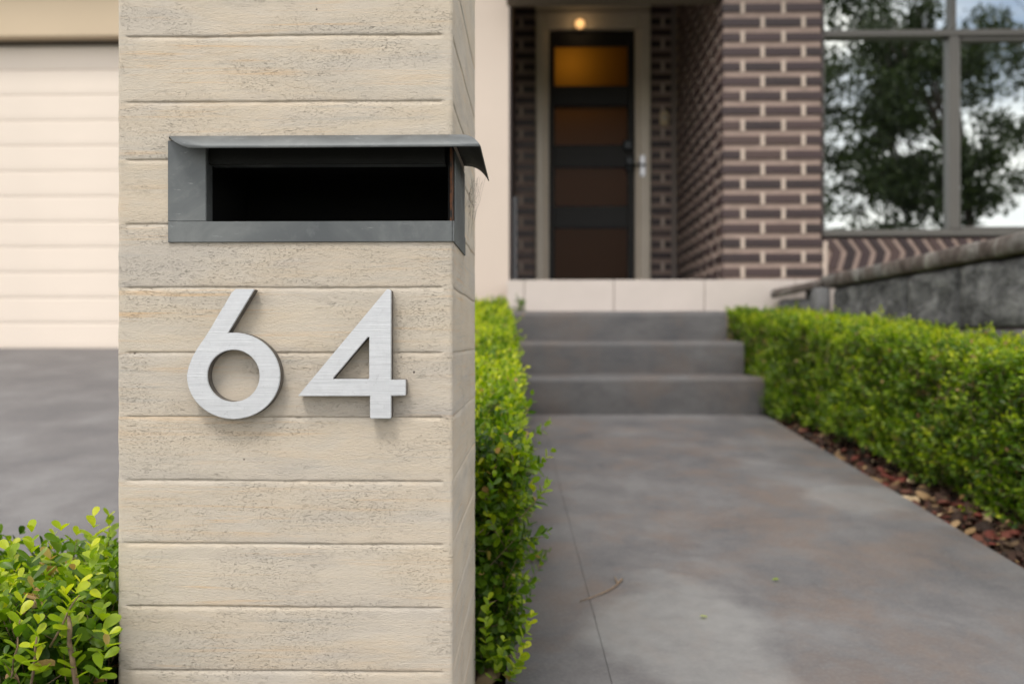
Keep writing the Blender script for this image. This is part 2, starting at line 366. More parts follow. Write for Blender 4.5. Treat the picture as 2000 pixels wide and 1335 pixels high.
# front steps with worn round nosings
def step(y0, y1, z0, z1, x1, mat):
    r = .03; pts = [(y0 + .004, z0), (y0, z0 + .03), (y0, z1 - r)] + [(y0 + r - r * math.cos(t), z1 - r + r * math.sin(t)) for t in (R(25), R(50), R(75))] + [(y0 + r, z1), (y1, z1 - .002), (y1, z0)]
    nx = 26; V, Fc = [], []; n_ = len(pts)
    for i in range(nx + 1):
        x = -.15 + (x1 + .15) * i / nx
        for k, (y, z) in enumerate(pts):
            wv = .004 * noise.noise(Vector((x * 3.1, y * 2, k * .13))) if k not in (0, n_ - 1) else 0
            edge = .012 * max(0, (i / nx - .97) / .03)
            V.append((x, y + wv + edge * (k < 7), z + wv * .6 - edge * .5 * (2 < k < 8)))
    for i in range(nx):
        for k in range(n_): Fc.append((i * n_ + k, (i + 1) * n_ + k, (i + 1) * n_ + (k + 1) % n_, i * n_ + (k + 1) % n_))
    Fc += [tuple(range(n_)), tuple(range(nx * n_, (nx + 1) * n_))[::-1]]
    me = mesh('step', V, Fc); bm = bmesh.new(); bm.from_mesh(me); bmesh.ops.recalc_face_normals(bm, faces=bm.faces[:]); bm.to_mesh(me); bm.free()
    me.shade_smooth(); me.set_sharp_from_angle(angle=R(40)); return me
steps = empty('front_steps', 'three dark grey concrete steps between the hedges below the tiled porch', 'steps', (0, 0, 0))
link('step', step(4.40, 4.745, -.40, -.168, 1.100, MCS), MCS, steps)
link('step', step(4.745, 5.08, -.40, 0.0, 1.080, MCS), MCS, steps)
link('step', step(5.08, 5.42, -.40, .163, 1.062, MCS), MCS, steps)

# ================================================================ house
house = empty('house', 'dark brick and cream house with tiled porch, glazed front door and garage', 'house', (0, 6, .35))
HO = Vector((0, 6, .35))
def hlink(name, me, mat, parent=None, **k):
    o = link(name, me, mat, parent or house, **k)
    if parent is None: o.location = -HO
    return o
def wall_part(name): 
    o = bpy.data.objects.new(name, None); C.objects.link(o); o.parent = house; o.location = -HO; return o
FZ = .355                                   # porch floor level
PF = 5.42                                   # pier face
TOPZ = 2.72
px0, px1 = PX(1411, PF), PX(1608, PF)
RH = .0859; BH = .0465; PIT = .2367; J = .026
# porch slab
porch_x0, porch_x1 = PX(990, 5.40), 1.78
hlink('porch_slab', boxes('porch_slab', [(porch_x0 + .01, porch_x1, 5.412, 7.2, -.40, FZ - .012)]), M_grout)
tx = [PX(990, 5.4), PX(1024, 5.4), PX(1199, 5.4), PX(1376, 5.4), PX(1553, 5.4), 1.78]
for i in range(len(tx) - 1):
    a, b = tx[i] + .002, tx[i + 1] - .002
    hlink('riser_tile', bevelled('riser_tile', a, b, 5.40, 5.411, FZ - .186, FZ - .0005, .0015), M_tile)
    for j in range(4):
        y0 = 5.40 + j * .44; 
        hlink('floor_tile', bevelled('floor_tile', a, b, y0 + .002, y0 + .438, FZ - .0115, FZ + .0005, .0015), M_floor)
# bricks: generic wall builder
bm_cache = {}
def brick_mesh(Lx, Dy, Hz):
    k = (round(Lx, 4), round(Dy, 4), round(Hz, 4))
    if k not in bm_cache:
        bm_cache[k] = bevelled('brick', -Lx / 2, Lx / 2, -Dy / 2, Dy / 2, -Hz / 2, Hz / 2, .0025)
        bm_cache[k].materials.append(MB)
    return bm_cache[k]
def brick_wall(name, origin, axis, length, z0, rows, offs, backing, face=-1, limit=300):
    """axis 'x' or 'y': courses run along it from origin; face: outward direction sign on the other axis"""
    wp = wall_part(name); joints = []
    for r_ in range(rows):
        zc = z0 + RH * r_ + RH / 2; segs = []; s = 0
        edges = [0] + [e for e in np.arange(offs[r_ % 2], length - .02, PIT) if e > .03] + [length]
        for i in range(len(edges) - 1):
            a = edges[i] + (J / 2 if i else 0); b = edges[i + 1] - (J / 2 if i < len(edges) - 2 else 0)
            if b - a < .02: continue
            c = (a + b) / 2; me = brick_mesh(b - a, .05, BH)
            o = bpy.data.objects.new('brick', me); C.objects.link(o); o.parent = wp
            jit = random.uniform(-.0012, .0012)
            if axis == 'x': o.location = (origin[0] + c, origin[1] - face * .025 + jit, zc)
            else: o.location = (origin[0] - face * .025 + jit, origin[1] + c, zc); o.rotation_euler = (0, 0, R(90))
            if i < len(edges) - 2:
                e = edges[i + 1]; h = BH / 2 + .011
                if axis == 'x': joints.append((origin[0] + e - J / 2 + .001, origin[0] + e + J / 2 - .001, origin[1] - face * .003 - .0, origin[1] - face * .03, zc - h, zc + h))
                else: joints.append((origin[0] - face * .003, origin[0] - face * .03, origin[1] + e - J / 2 + .001, origin[1] + e + J / 2 - .001, zc - h, zc + h))
    joints = [(min(a, b), max(a, b), min(c, d), max(c, d), e, f) for a, b, c, d, e, f in joints]
    if joints: link('perpend_mortar', boxes('perpend_mortar', joints), M_joint, wp, kind='stuff')
    link('mortar_bed', boxes('mortar_bed', [backing]), M_mortar, wp)
    return wp
NR = 27
z0b = FZ + .002
# pier front: length along x
wpf = brick_wall('brick_pier', (px0, PF), 'x', px1 - px0, z0b, NR, (PX(1451, PF) - px0, PX(1490, PF) - px0), (px0 + .01, px1 - .012, PF + .009, PF + .11, FZ, z0b + RH * NR), -1)
# side wall facing the entry (faces -x)
wps = brick_wall('porch_side_wall', (px0, PF + .052), 'y', 7.14 - PF - .054, z0b, NR, (.07, .19), (px0 + .009, px0 + .11, PF + .112, 7.13, FZ, z0b + RH * NR), -1)
link('brick_return', boxes('brick_return', [(px1 - .055, px1, PF + .06, PF + .18, FZ, z0b + RH * NR)]), M_mortar, wpf)
# entry wall
DY = 7.14
dx = {k: PX(k, DY) for k in (1003, 1046, 1048, 1072, 1240, 1268, 1271, 1311, 1322)}
brick_wall('entry_wall', (dx[1003] - .06, DY), 'x', dx[1046] - dx[1003] + .06, z0b, NR, (.12, .235), (dx[1003] - .06, dx[1046] - .004, DY + .009, DY + .1, FZ, z0b + RH * NR), -1)
brick_wall('entry_wall', (dx[1271], DY), 'x', dx[1311] - dx[1271], z0b, NR, (.093, .9), (dx[1271] + .004, px0 - .002, DY + .009, DY + .1, FZ, z0b + RH * NR), -1)
hlink('sealant_strip', boxes('sealant_strip', [(dx[1311] + .004, px0 - .001, DY - .004, DY + .008, FZ, 2.7)]), plain('taupe_sealant', (.24, .2, .18, 1), .8))
# door frame
def D(px, py): p = P(px, py, DY); return p.x, p.z
fx0, fx1 = dx[1048] - .008, dx[1268] + .008
dxl, dxr = dx[1072], dx[1240]; dtop = PZ(61, DY); ftop = 2.62
fr = wall_part('door_frame')
for a, b, c, d in ((fx0, dxl - .03, FZ, dtop + .13), (dxr + .03, fx1, FZ, dtop + .13)):
    link('jamb', bevelled('jamb', a, b, DY - .045, DY + .06, c, d, .012, 2), M_frame, fr)
link('jamb_stop', bevelled('jamb_stop', dxl - .03, dxl, DY - .02, DY + .06, FZ, dtop, .006), M_frame, fr)
link('jamb_stop', bevelled('jamb_stop', dxr, dxr + .03, DY - .02, DY + .06, FZ, dtop, .006), M_frame, fr)
link('head', bevelled('head', dxl - .03, dxr + .03, DY - .045, DY + .06, dtop, dtop + .13, .006), M_frame, fr)
link('transom_panel', boxes('transom_panel', [(fx0, fx1, DY - .02, DY + .06, dtop + .132, ftop)]), M_frame, fr)
link('threshold', bevelled('threshold', fx0, fx1, DY - .10, DY + .06, FZ + .001, FZ + .04, .004), M_frame, fr)
# door: stiles, rails and four frosted panes
door = wall_part('front_door')
zb = FZ + .045; bounds = [(92, 169), (208, 284), (328, 403), (446, 545)]
sx0, sx1 = PX(1083, DY), PX(1226, DY)
y0, y1 = DY + .0, DY + .04
def dpart(nm, a, b, c, d, mat=M_doorp, ya=y0, yb=y1, bv=.003): return link(nm, bevelled(nm, a, b, ya, yb, c, d, bv), mat, door)
dpart('stile', dxl + .003, sx0, zb, dtop - .004); dpart('stile', sx1, dxr - .003, zb, dtop - .004)
zs = [dtop - .004] + [PZ(v, DY) for b_ in bounds for v in b_] + [zb]
zs[-2] = max(zs[-2], zb + .02)
for i in range(0, len(zs), 2):
    dpart('rail', sx0 + .0005, sx1 - .0005, zs[i + 1], zs[i])
for i in range(1, len(zs) - 1, 2):
    dpart('pane', sx0, sx1, zs[i + 1], zs[i], M_frost, DY + .016, DY + .022, 0)
# lever handle, lock and screen-door latch
h = link('door_handle', tube('door_handle', [P(1262, 322, DY - .07), P(1240, 322, DY - .075), P(1224, 322, DY - .07)], [.009, .010, .009]), M_blackmetal, door)
link('lock_plate', bevelled('lock_plate', PX(1222, DY), PX(1236, DY), DY - .03, DY + .002, PZ(335, DY), PZ(308, DY), .006), M_blackmetal, door)
link('dead_lock', bevelled('dead_lock', PX(1216, DY), PX(1236, DY), DY - .04, DY + .002, PZ(296, DY), PZ(276, DY), .012), M_blackmetal, door)
link('latch_plate', bevelled('latch_plate', PX(1248, DY), PX(1259, DY), DY - .062, DY - .046, PZ(349, DY), PZ(307, DY), .005), M_silver, door)
# hall behind the door, with its lamp high up
hall = wall_part('hallway')
hx0, hx1 = dxl - .35, dxr + .45
link('hall_lining', boxes('hall_lining', [(hx0 - .05, hx0, DY + .11, 9.6, FZ, 2.7), (hx1, hx1 + .05, DY + .11, 9.6, FZ, 2.7), (hx0, hx1, 9.6, 9.65, FZ, 2.7), (hx0, hx1, DY + .11, 9.6, 2.7, 2.75), (hx0, hx1, DY + .11, 9.6, FZ - .05, FZ)]), plain('warm_hall_paint', (.5, .38, .24, 1), .9), hall)
pl = bpy.data.lights.new('hall_lamp', 'POINT'); pl.energy = .8; pl.color = (1, .84, .42); pl.shadow_soft_size = .07
plo = bpy.data.objects.new('hall_lamp', pl); C.objects.link(plo); plo.parent = hall; plo.location = P(1112, 140, DY + .24)
hg = link('hall_lamp_globe', None, None, hall) if False else None
# warm light over the door
lz = P(1133, 43, DY - .10)
lamp = empty('entry_lamp', 'small round warm lit lamp above the front door', 'lamp', (lz.x, DY - .046, lz.z))
def lathe(name, prof, seg=24):
    V, Fc = [], []
    for r_, y in prof:
        for k in range(seg):
            t = 2 * math.pi * k / seg; V.append((r_ * math.cos(t), y, r_ * math.sin(t)))
    for i in range(len(prof) - 1):
        for k in range(seg): a = i * seg + k; b = i * seg + (k + 1) % seg; Fc.append((a, a + seg, b + seg, b))
    return mesh(name, V, Fc, True)
link('base_ring', lathe('base_ring', [(.001, 0), (.048, 0), (.048, -.012), (.040, -.018), (.038, -.012)]), M_bell, lamp)
link('globe', lathe('globe', [(.038, -.010), (.035, -.026), (.022, -.036), (.001, -.040)]), M_lamp, lamp)
ld = bpy.data.lights.new('entry_lamp_light', 'POINT'); ld.energy = .12; ld.color = (1, .68, .35); ld.shadow_soft_size = .04
lo_ = bpy.data.objects.new('entry_lamp_light', ld); C.objects.link(lo_); lo_.parent = lamp; lo_.location = (0, -.10, -.01)
# doorbell
bp = P(1297, 232, DY)
bell = empty('doorbell', 'small cream doorbell on the dark brick right of the front door', 'doorbell', (bp.x, DY, bp.z))
link('bell_case', bevelled('bell_case', -.034, .034, -.026, -.001, -.056, .056, .018, 3), M_bell, bell)
link('bell_button', lathe('bell_button', [(.014, -.026), (.014, -.031), (.001, -.033)]), M_silver, bell)
# grey post on porch
gp = P(1006, 548, 6.2)
o = link('steel_post', bevelled('steel_post', -.014, .014, -.02, .02, 0, PZ(385, 6.2) - FZ, .003), M_greypost); o.location = (gp.x, 6.2, FZ + .001)
tag(o, 'slim grey steel post standing at the left end of the porch', 'post')
# cream wall left of porch, garage
GY = 6.30
cwx = PX(998, GY)
cwx = PX(998, 5.75)
hlink('cream_wall', boxes('cream_wall', [(-1.2, cwx - .012, 5.75, 7.13, -.45, 2.72)]), M_cream)
hlink('porch_left_wall', boxes('porch_left_wall', [(cwx - .0115, cwx, 5.752, 7.12, -.3, 2.719)]), MB)
hlink('garage_side_wall', boxes('garage_side_wall', [(-6.6, -6.0, GY, 7.2, -.45, 2.72)]), M_cream)
beam_z = PZ(72, GY - .10, 120)
hlink('garage_beam', bevelled('garage_beam', -6.0, -1.2, GY - .10, GY + .02, beam_z, beam_z + .42, .01), M_tan)
hlink('garage_shadow_gap', boxes('garage_shadow_gap', [(-6.0, -1.2, GY - .02, GY + .012, PZ(87, GY - .02, 120), beam_z + .3)]), plain('beam_shadow_dark', (.07, .055, .04, 1), .7))  # dark strip painted in as the shadow below the beam
gd = wall_part('garage_door')
gz0 = drive_z(GY) + .004; ph = .1757 * 1.0
gpm = extrude('panel', [(0, 0), (.010, .010), (.010, ph - .004), (.0, ph - .0), (.03, ph), (.03, 0)], 'x', -5.98, -1.22)
gpm.materials.append(M_door_cream)
gpm = extrude('panel', [(.0035, .0), (.0015, .010), (.0, .035), (.0, ph - .012), (.004, ph - .004), (.03, ph - .002), (.03, 0)], 'x', -5.98, -1.22); gpm.materials.append(M_door_cream)
for k in range(13):
    o = bpy.data.objects.new('panel', gpm); C.objects.link(o); o.parent = gd; o.location = (0, GY + .02, gz0 + k * ph)
# ceiling, eaves and roof
hlink('porch_ceiling', boxes('porch_ceiling', [(cwx - .02, 1.75, 5.0, 7.3, 2.72, 2.75)]), M_soffit)
hlink('sky_block_beam', boxes('sky_block_beam', [(cwx - .02, px0 + .06, 5.46, 5.60, 2.03, 2.719)]), M_soffit)  # unseen beam added to block sky and darken the entry
hlink('eaves', boxes('eaves', [(-6.8, cwx - .022, 6.02, 7.3, 2.722, 2.752), (1.752, 7.5, 5.0, 7.3, 2.722, 2.752), (-6.8, cwx - .023, 5.98, 6.015, 2.70, 2.9), (cwx - .02, 7.5, 4.96, 4.995, 2.70, 2.9)]), M_soffit)
hlink('roof', mesh('roof', [(-6.9, 5.93, 2.9), (cwx - .02, 5.93, 2.9), (cwx - .02, 4.9, 2.9), (7.6, 4.9, 2.9), (7.6, 10, 4.6), (cwx - .02, 10, 4.6), (-6.9, 10, 4.6), (-6.9, 15, 2.9), (7.6, 15, 2.9)], [(0, 1, 5, 6), (2, 3, 4, 5), (1, 2, 5), (6, 5, 4, 8, 7), (0, 6, 7), (3, 8, 4)]), M_roof)
hlink('rear_walls', boxes('rear_walls', [(-6.6, -6.4, 7.2, 14.8, -.45, 2.72), (7.2, 7.4, 5.7, 14.8, -.45, 2.72), (-6.4, 7.2, 14.6, 14.8, -.45, 2.72)]), M_cream)
# window (faces the street)
WY = 5.50
wx0, wx1 = px1 + .004, 4.6; wz0 = PZ(457, WY); 
win = wall_part('window')
def wbar(a, b, c, d, ya=WY - .05, yb=WY + .03, nm='frame_bar'): return link(nm, bevelled(nm, a, b, ya, yb, c, d, .004), M_winframe, win)
sillz = PZ(465, WY); gz = PZ(452, WY)
trz0, trz1 = PZ(82, WY), PZ(69, WY); mx0, mx1 = PX(1848, WY), PX(1867, WY)
wbar(wx0, wx1, sillz, gz); wbar(wx0, wx0 + .014, gz + .001, 2.70); wbar(wx1 - .05, wx1, gz + .001, 2.70)
wbar(wx0 + .0145, wx1 - .051, trz0, trz1); wbar(wx0 + .0145, wx1 - .051, 2.64, 2.70)
wbar(mx0, mx1, gz + .001, trz0 - .001); wbar(mx0 + .012, mx1 - .018, trz1 + .001, 2.639)
wbar(mx1 + .001, mx1 + .012, gz + .012, trz0 - .012, WY - .035, WY + .02, 'sash_bar')
wbar(mx1 + .013, wx1 - .052, trz0 - .026, trz0 - .001, WY - .035, WY + .02, 'sash_bar'); wbar(mx1 + .013, wx1 - .052, gz + .001, gz + .018, WY - .035, WY + .02, 'sash_bar')
mid2 = mx1 + (mx1 - wx0) * 1.0
wbar(mid2, mid2 + .07, gz + .019, trz0 - .027, WY - .05, WY + .03)
def glass(a, b, c, d, tilt=0):
    o = link('glass_pane', boxes('glass_pane', [(-(b - a) / 2, (b - a) / 2, 0, .006, -(d - c) / 2, (d - c) / 2)]), M_glass, win)
    o.location = ((a + b) / 2, WY - .005, (c + d) / 2); o.rotation_euler = (0, 0, tilt); return o
glass(wx0 + .01, mx0 + .005, gz - .005, trz0 + .005, R(.15)); glass(mx1 - .005, mid2 + .01, gz - .005, trz0 + .005, R(-.35)); glass(mid2 + .06, wx1 - .04, gz - .005, trz0 + .005)
glass(wx0 + .01, mx0 + .015, trz1 - .005, 2.65); glass(mx1 - .02, wx1 - .04, trz1 - .005, 2.65)
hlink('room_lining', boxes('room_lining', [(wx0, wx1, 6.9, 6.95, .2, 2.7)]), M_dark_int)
# brick sill: dog-leg bricks stood on end under the window
sw = wall_part('sill_course')
zt, zm_, zl = PZ(467, PF + .02), PZ(493, PF + .02), PZ(527, PF + .02)
bw = .0859 - .033
def cheb():
    up = .058; dn = -.030
    poly = [(up * -1 + 0, zt), (-up + bw, zt), (bw, zm_), (bw + dn, zl), (dn, zl), (0, zm_)]
    return extrude('sill_brick', [(p[0], p[1]) for p in poly], 'y', 0, .10, .002)
cm = cheb(); cm.materials.append(MB)
for k in range(34):
    x = PX(1640, PF) - .0859 + .0859 * k + .022
    o = bpy.data.objects.new('sill_brick', cm); C.objects.link(o); o.parent = sw; o.location = (x + .03, PF + .02, 0)
link('mortar_bed', boxes('mortar_bed', [(px1 + .002, 4.62, PF + .029, PF + .13, zl, zt - .004)]), M_mortar, sw)
link('soldier_joint', boxes('soldier_joint', [(px1 - .004, px1 + .026, PF + .004, PF + .1, FZ, PZ(472, PF))]), M_joint, sw)
uw = wall_part('under_window_wall')
for r_ in range(8):
    zc = zl - .012 - BH / 2 - r_ * .0859 * .62
    for k in range(13):
        me = brick_mesh(.2087, .05, BH); o = bpy.data.objects.new('brick', me); C.objects.link(o); o.parent = uw
        o.location = (px1 + .14 + k * PIT + (r_ % 2) * .118, PF + .045, zc)
link('mortar_bed', boxes('mortar_bed', [(px1 + .002, 4.62, PF + .03, PF + .12, -.42, zl - .002)]), M_mortar, uw)

# ================================================================ retaining wall
RX = 1.655
rw = empty('retaining_wall', 'rough grey stone block retaining wall with lichen capping behind the right hedge', 'wall', (RX, 4, -.4))
def stone_block(name, x0, x1, y0, y1, z0, z1, amp, mat, div=.035, seed=0):
    bm = bmesh.new(); v, f = box_geo(x0, x1, y0, y1, z0, z1); bv = [bm.verts.new(p) for p in v]
    for q in f: bm.faces.new([bv[i] for i in q])
    bmesh.ops.bevel(bm, geom=bm.edges[:], offset=.01, segments=1, affect='EDGES')
    bmesh.ops.subdivide_edges(bm, edges=[e for e in bm.edges if e.calc_length() > .1], cuts=6, use_grid_fill=True)
    for vv in bm.verts:
        n_ = noise.noise(vv.co * 9 + Vector((seed, 0, 0))) + .5 * noise.noise(vv.co * 23)
        vv.co += Vector((-1, 0, .25)) * n_ * amp
    me = bpy.data.meshes.new(name); bm.to_mesh(me); bm.free(); me.shade_smooth(); me.materials.append(mat); return me
def rlink(nm, me, mat): o = link(nm, me, mat, rw); o.location = -Vector((RX, 4, -.4)); return o
zrow = [-.46, -.207, .043, .293]; yy = [1.9 + .5 * k for k in range(7)]
for r_ in range(3):
    for k in range(7):
        a = 2.14 - (.25 if r_ % 2 else 0) + .5 * k - .5; b = min(a + .49, 5.24)
        if b - a < .06: continue
        rlink('stone_block', stone_block('stone_block', RX, RX + .22, a, b, zrow[r_] + .005, zrow[r_ + 1] - .005, .010, M_stone, seed=r_ * 9 + k), M_stone)
for k in range(6):
    a = 1.55 + .62 * k; b = min(a + .612, 5.33)
    rlink('capping_stone', stone_block('capping_stone', RX - .035, RX + .27, a, b, .295, .362, .006, M_cap, seed=k + 50), M_cap)
# low wing at the far end turning toward the porch
rlink('end_block', stone_block('end_block', PX(1586, 5.2), PX(1614, 5.2), 5.12, 5.335, -.4, .292, .003, plain('grey_concrete_block', (.16, .16, .165, 1), .9, 0, .2, 20, .004)), M_stone)
rlink('wing_block', stone_block('wing_block', PX(1524, 5.32), PX(1584, 5.32), 5.24, 5.36, -.4, .235, .004, M_stone), M_stone)
wc = rlink('wing_capping', stone_block('wing_capping', PX(1514, 5.25), RX - .036, 5.2, 5.36, .296, .345, .005, M_cap, seed=77), M_cap)
for v_ in wc.data.vertices: v_.co.z -= .055 * (RX - .036 - v_.co.x) / .26

# ================================================================ letterbox pillar
PD = 1.08
pl_x0 = PX(229, PD); pl_x1 = P(884, CY, PD).x; pback = 1.495
ZT = .60; ZB = -.66
gy = [-190, -62, 69, 198, 311, 437.5, 561, 688, 813.5, 938.5, 1061, 1184.5, 1309, 1434, 1558, 1680]
gz_ = [PZ(v, PD, 560) for v in gy]; gz_[0] = ZT
def nz(x, y=0, z=0): return noise.noise(Vector((x, y, z)))
# plan samples around the pillar: (x, y, nx, ny, mask)
rc = .004; plan = []
def addline(p, q, n, nrm, m0, m1, ins0, ins1):
    Ltot = math.hypot(q[0] - p[0], q[1] - p[1])
    for i in range(n + 1):
        t = i / n; d0 = t * Ltot; d1 = (1 - t) * Ltot
        def ss(d, ins, w_=.006): x = min(1, max(0, (d - ins) / w_)); return x * x * (3 - 2 * x)
        plan.append((p[0] + (q[0] - p[0]) * t, p[1] + (q[1] - p[1]) * t, nrm[0], nrm[1], ss(d0, ins0) * ss(d1, ins1)))
addline((pl_x0, pback), (pl_x0, PD + rc), 20, (-1, 0), 0, 0, .008, .010)
plan.append((pl_x0 + rc * .3, PD + rc * .3, -.7, -.7, 0))
addline((pl_x0 + rc, PD), (pl_x1 - rc, PD), 190, (0, -1), 0, 0, .0045, .0055)
plan.append((pl_x1 - rc * .3, PD + rc * .3, .7, -.7, 0))
addline((pl_x1, PD + rc), (pl_x1, pback), 90, (1, 0), 0, 0, .004, .004)
addline((pl_x1 - .002, pback + .002), (pl_x0 + .002, pback + .002), 10, (0, 1), 0, 0, .01, .01)
plan.append(plan[0]); NPN = len(plan)
# slot opening in the front face and its return down the right side
ox0, ox1 = PX(345, PD), PX(872, PD); oz0, oz1 = PZ(455, PD, 600), PZ(285, PD, 600)
side_y1 = 1.26
pillar = empty('letterbox_pillar', 'cream and grey rendered pillar with grooved boards holding the mailbox', 'pillar', (0, 0, 0))
def groove_depth(k, s, m): return m * (.0016 + .0009 * nz(s * 14, k * 3.7) + .0005 * nz(s * 90, k))
def board(k):
    zt_, zb_ = gz_[k], gz_[k + 1]
    # rows: (z reference, offset, fraction of groove depth, which groove)
    h_ = zt_ - zb_
    rows = [(0, 0, 1.0, k), (0, -.0007, .96, k), (0, -.0022, .55, k), (0, -.0040, .12, k), (0, -.0062, 0, k)]
    nmid = 8
    rows += [(None, (i + 1) / (nmid + 1), 0, k) for i in range(nmid)]
    rows += [(1, .0030, 0, k + 1), (1, .0014, .08, k + 1), (1, .0006, .45, k + 1), (1, .0000, 1.0, k + 1)]
    V = []; top0 = zt_ - .0062; bot0 = zb_ + .003
    for (ref, off, fr_, gk) in rows:
        for i, (x, y, nx_, ny_, m_) in enumerate(plan):
            s = x * 1.0 - y * 1.3
            if ref is None: z = top0 + (bot0 - top0) * off
            else:
                wv = .0009 * nz(s * 7, gk * 5.3) + .00035 * nz(s * 60, gk * 9.1)
                z = (zt_ if ref == 0 else zb_) + off + wv
            und = .0007 * nz(s * 8, z * 30) + .00035 * nz(s * 60, z * 160)
            edge = .0006 * nz(x * 3 + 7, z * 60) if abs(ny_) == .7 else 0
            d = fr_ * groove_depth(gk, s, m_) - und - edge
            if gk in (0, len(gz_) - 1) and ref is not None: d = 0
            V.append((x - nx_ * d, y - ny_ * d, z))
    Fc = []
    for r_ in range(len(rows) - 1):
        for i in range(NPN - 1):
            a, b, c, d = r_ * NPN + i, (r_ + 1) * NPN + i, (r_ + 1) * NPN + i + 1, r_ * NPN + i + 1
            cx = (V[a][0] + V[d][0]) / 2; cyy = (V[a][1] + V[d][1]) / 2; czz = (V[a][2] + V[b][2]) / 2
            if oz0 < czz < oz1:
                if cyy < PD + .008 and cx > ox0: continue
                if cx > pl_x1 - .006 and cyy < side_y1 - .01: continue
            Fc.append((a, b, c, d))
    return mesh('board', V, Fc, True)
for k in range(len(gz_) - 1):
    link('board', board(k), MR, pillar)
link('pillar_top', bevelled('pillar_top', pl_x0 + .003, pl_x1 - .003, PD + .003, pback - .002, ZT - .03, ZT + .001, .003), MR, pillar)
# blockwork core above and below the box so that no light leaks in
link('core', boxes('core', [(pl_x0 + .012, pl_x1 - .012, PD + .012, pback - .012, ZB, oz0 - .006), (pl_x0 + .012, pl_x1 - .012, PD + .012, pback - .012, oz1 + .006, ZT - .031), (pl_x0 + .012, pl_x1 - .012, side_y1 + .06, pback - .012, oz0 - .006, oz1 + .006), (pl_x0 + .012, ox0 - .004, PD + .012, side_y1 + .06, oz0 - .006, oz1 + .006)]), M_dark_int, pillar)

# ================================================================ mailbox
box = empty('mailbox', 'grey metal mailbox slot with curved hood set into the pillar corner', 'mailbox', (0, 0, 0))
XL = PX(329, PD); XC = pl_x1; E = .0022
fz_b, fz_t = PZ(473, PD, 600), PZ(432.5, PD, 600)       # bottom bar
jz_t = PZ(286, PD, 600)
XJ = PX(403.5, PD)
def bl(nm, *a, b=.0006, mat=MG): return link(nm, bevelled(nm, *a, b), mat, box)
bl('left_plate', XL, XJ, PD - E, PD + .0, fz_t + .0004, PZ(274, PD, 600))
bl('bottom_bar', XL + .0004, XC - .0002, PD - E - .0006, PD + .0005, fz_b, fz_t)
# side bar and its slanted end
bl('side_bar', XC, XC + E, PD - E - .0006, side_y1 - .004, fz_b, fz_t)
bl('side_plate', XC - .0012, XC + .001, PD + .030, side_y1, fz_t + .0005, jz_t)
bl('side_plate_edge', XC - .004, XC - .0015, PD + .008, PD + .032, fz_t + .0005, jz_t, mat=M_rust)
bl('top_bar', XJ + .0005, XC - .010, PD + .006, PD + .012, PZ(318, PD, 600), jz_t, b=.0004, mat=M_barshade)  # shade under the hood is put into this bar's near-black colour
bl('left_return', XJ - .0016, XJ - .0002, PD + .0004, PD + .021, fz_t - .002, jz_t)
bl('bottom_return', XJ, XC - .002, PD + .0008, PD + .024, fz_t - .0016, fz_t - .0002)
bl('top_return', XJ, XC - .010, PD + .0125, PD + .03, PZ(318, PD, 600), PZ(318, PD, 600) + .0015)
cav = link('box_cavity', boxes('box_cavity', [(XJ - .02, XJ - .0186, PD + .021, side_y1 + .03, fz_t - .03, jz_t), (XJ - .02, XC - .006, side_y1 + .03, side_y1 + .032, fz_t - .03, jz_t), (XJ - .02, XC - .006, PD + .022, side_y1 + .03, fz_t - .032, fz_t - .03), (XJ - .02, XC - .006, PD + .012, side_y1 + .03, jz_t - .002, jz_t), (XC - .0065, XC - .0045, PD + .012, side_y1 + .03, fz_t - .03, jz_t), (XJ - .02, XJ - .0022, PD + .0212, PD + .0222, fz_t - .03, jz_t)]), M_dark_int, box)
# hood: curved profile mitred round the corner
HZ = PZ(267, PD, 600)
prof = [(-.001, 0), (.006, -.0002), (.012, -.0010), (.018, -.0030), (.0235, -.0062), (.0285, -.0105), (.0325, -.0152), (.0350, -.0195)]
trim = [0, .0027, .0054, .0085, .0125, .018, .026, .0375]
def hood():
    V, Fc = [], []; nfront = 14; nside = 8; cols = []
    for i in range(nfront + 1): cols.append(('f', i / nfront))
    for i in range(1, nside + 1): cols.append(('s', i / nside))
    for kk, t in cols:
        for j, (o_, dz) in enumerate(prof):
            if kk == 'f':
                xs = XL + trim[j]; xe = XC + o_
                x = xs + (xe - xs) * t; y = PD - o_
                if t > .9: y += 0
            else:
                x = XC + o_ * (1 - .02 * t); y = PD - o_ + (side_y1 - .0 - PD + o_) * t; dz = dz * (1 + .10 * t)
            w_ = .0004 * nz(x * 9, y * 9, j * .2)
            V.append((x, y, HZ + dz + w_))
    n_ = len(prof)
    for c in range(len(cols) - 1):
        for j in range(n_ - 1): a = c * n_ + j; Fc.append((a, a + 1, a + n_ + 1, a + n_))
    return mesh('hood', V, Fc, True)
hd = link('hood', hood(), MG, box); s_ = hd.modifiers.new('thickness', 'SOLIDIFY'); s_.thickness = .0013; s_.offset = -1; hd.data.materials.append(M_hoodinner); s_.material_offset = 1; s_.material_offset_rim = 0  # inner shell takes a darker colour than the outside
hd.data.set_sharp_from_angle(angle=R(50))
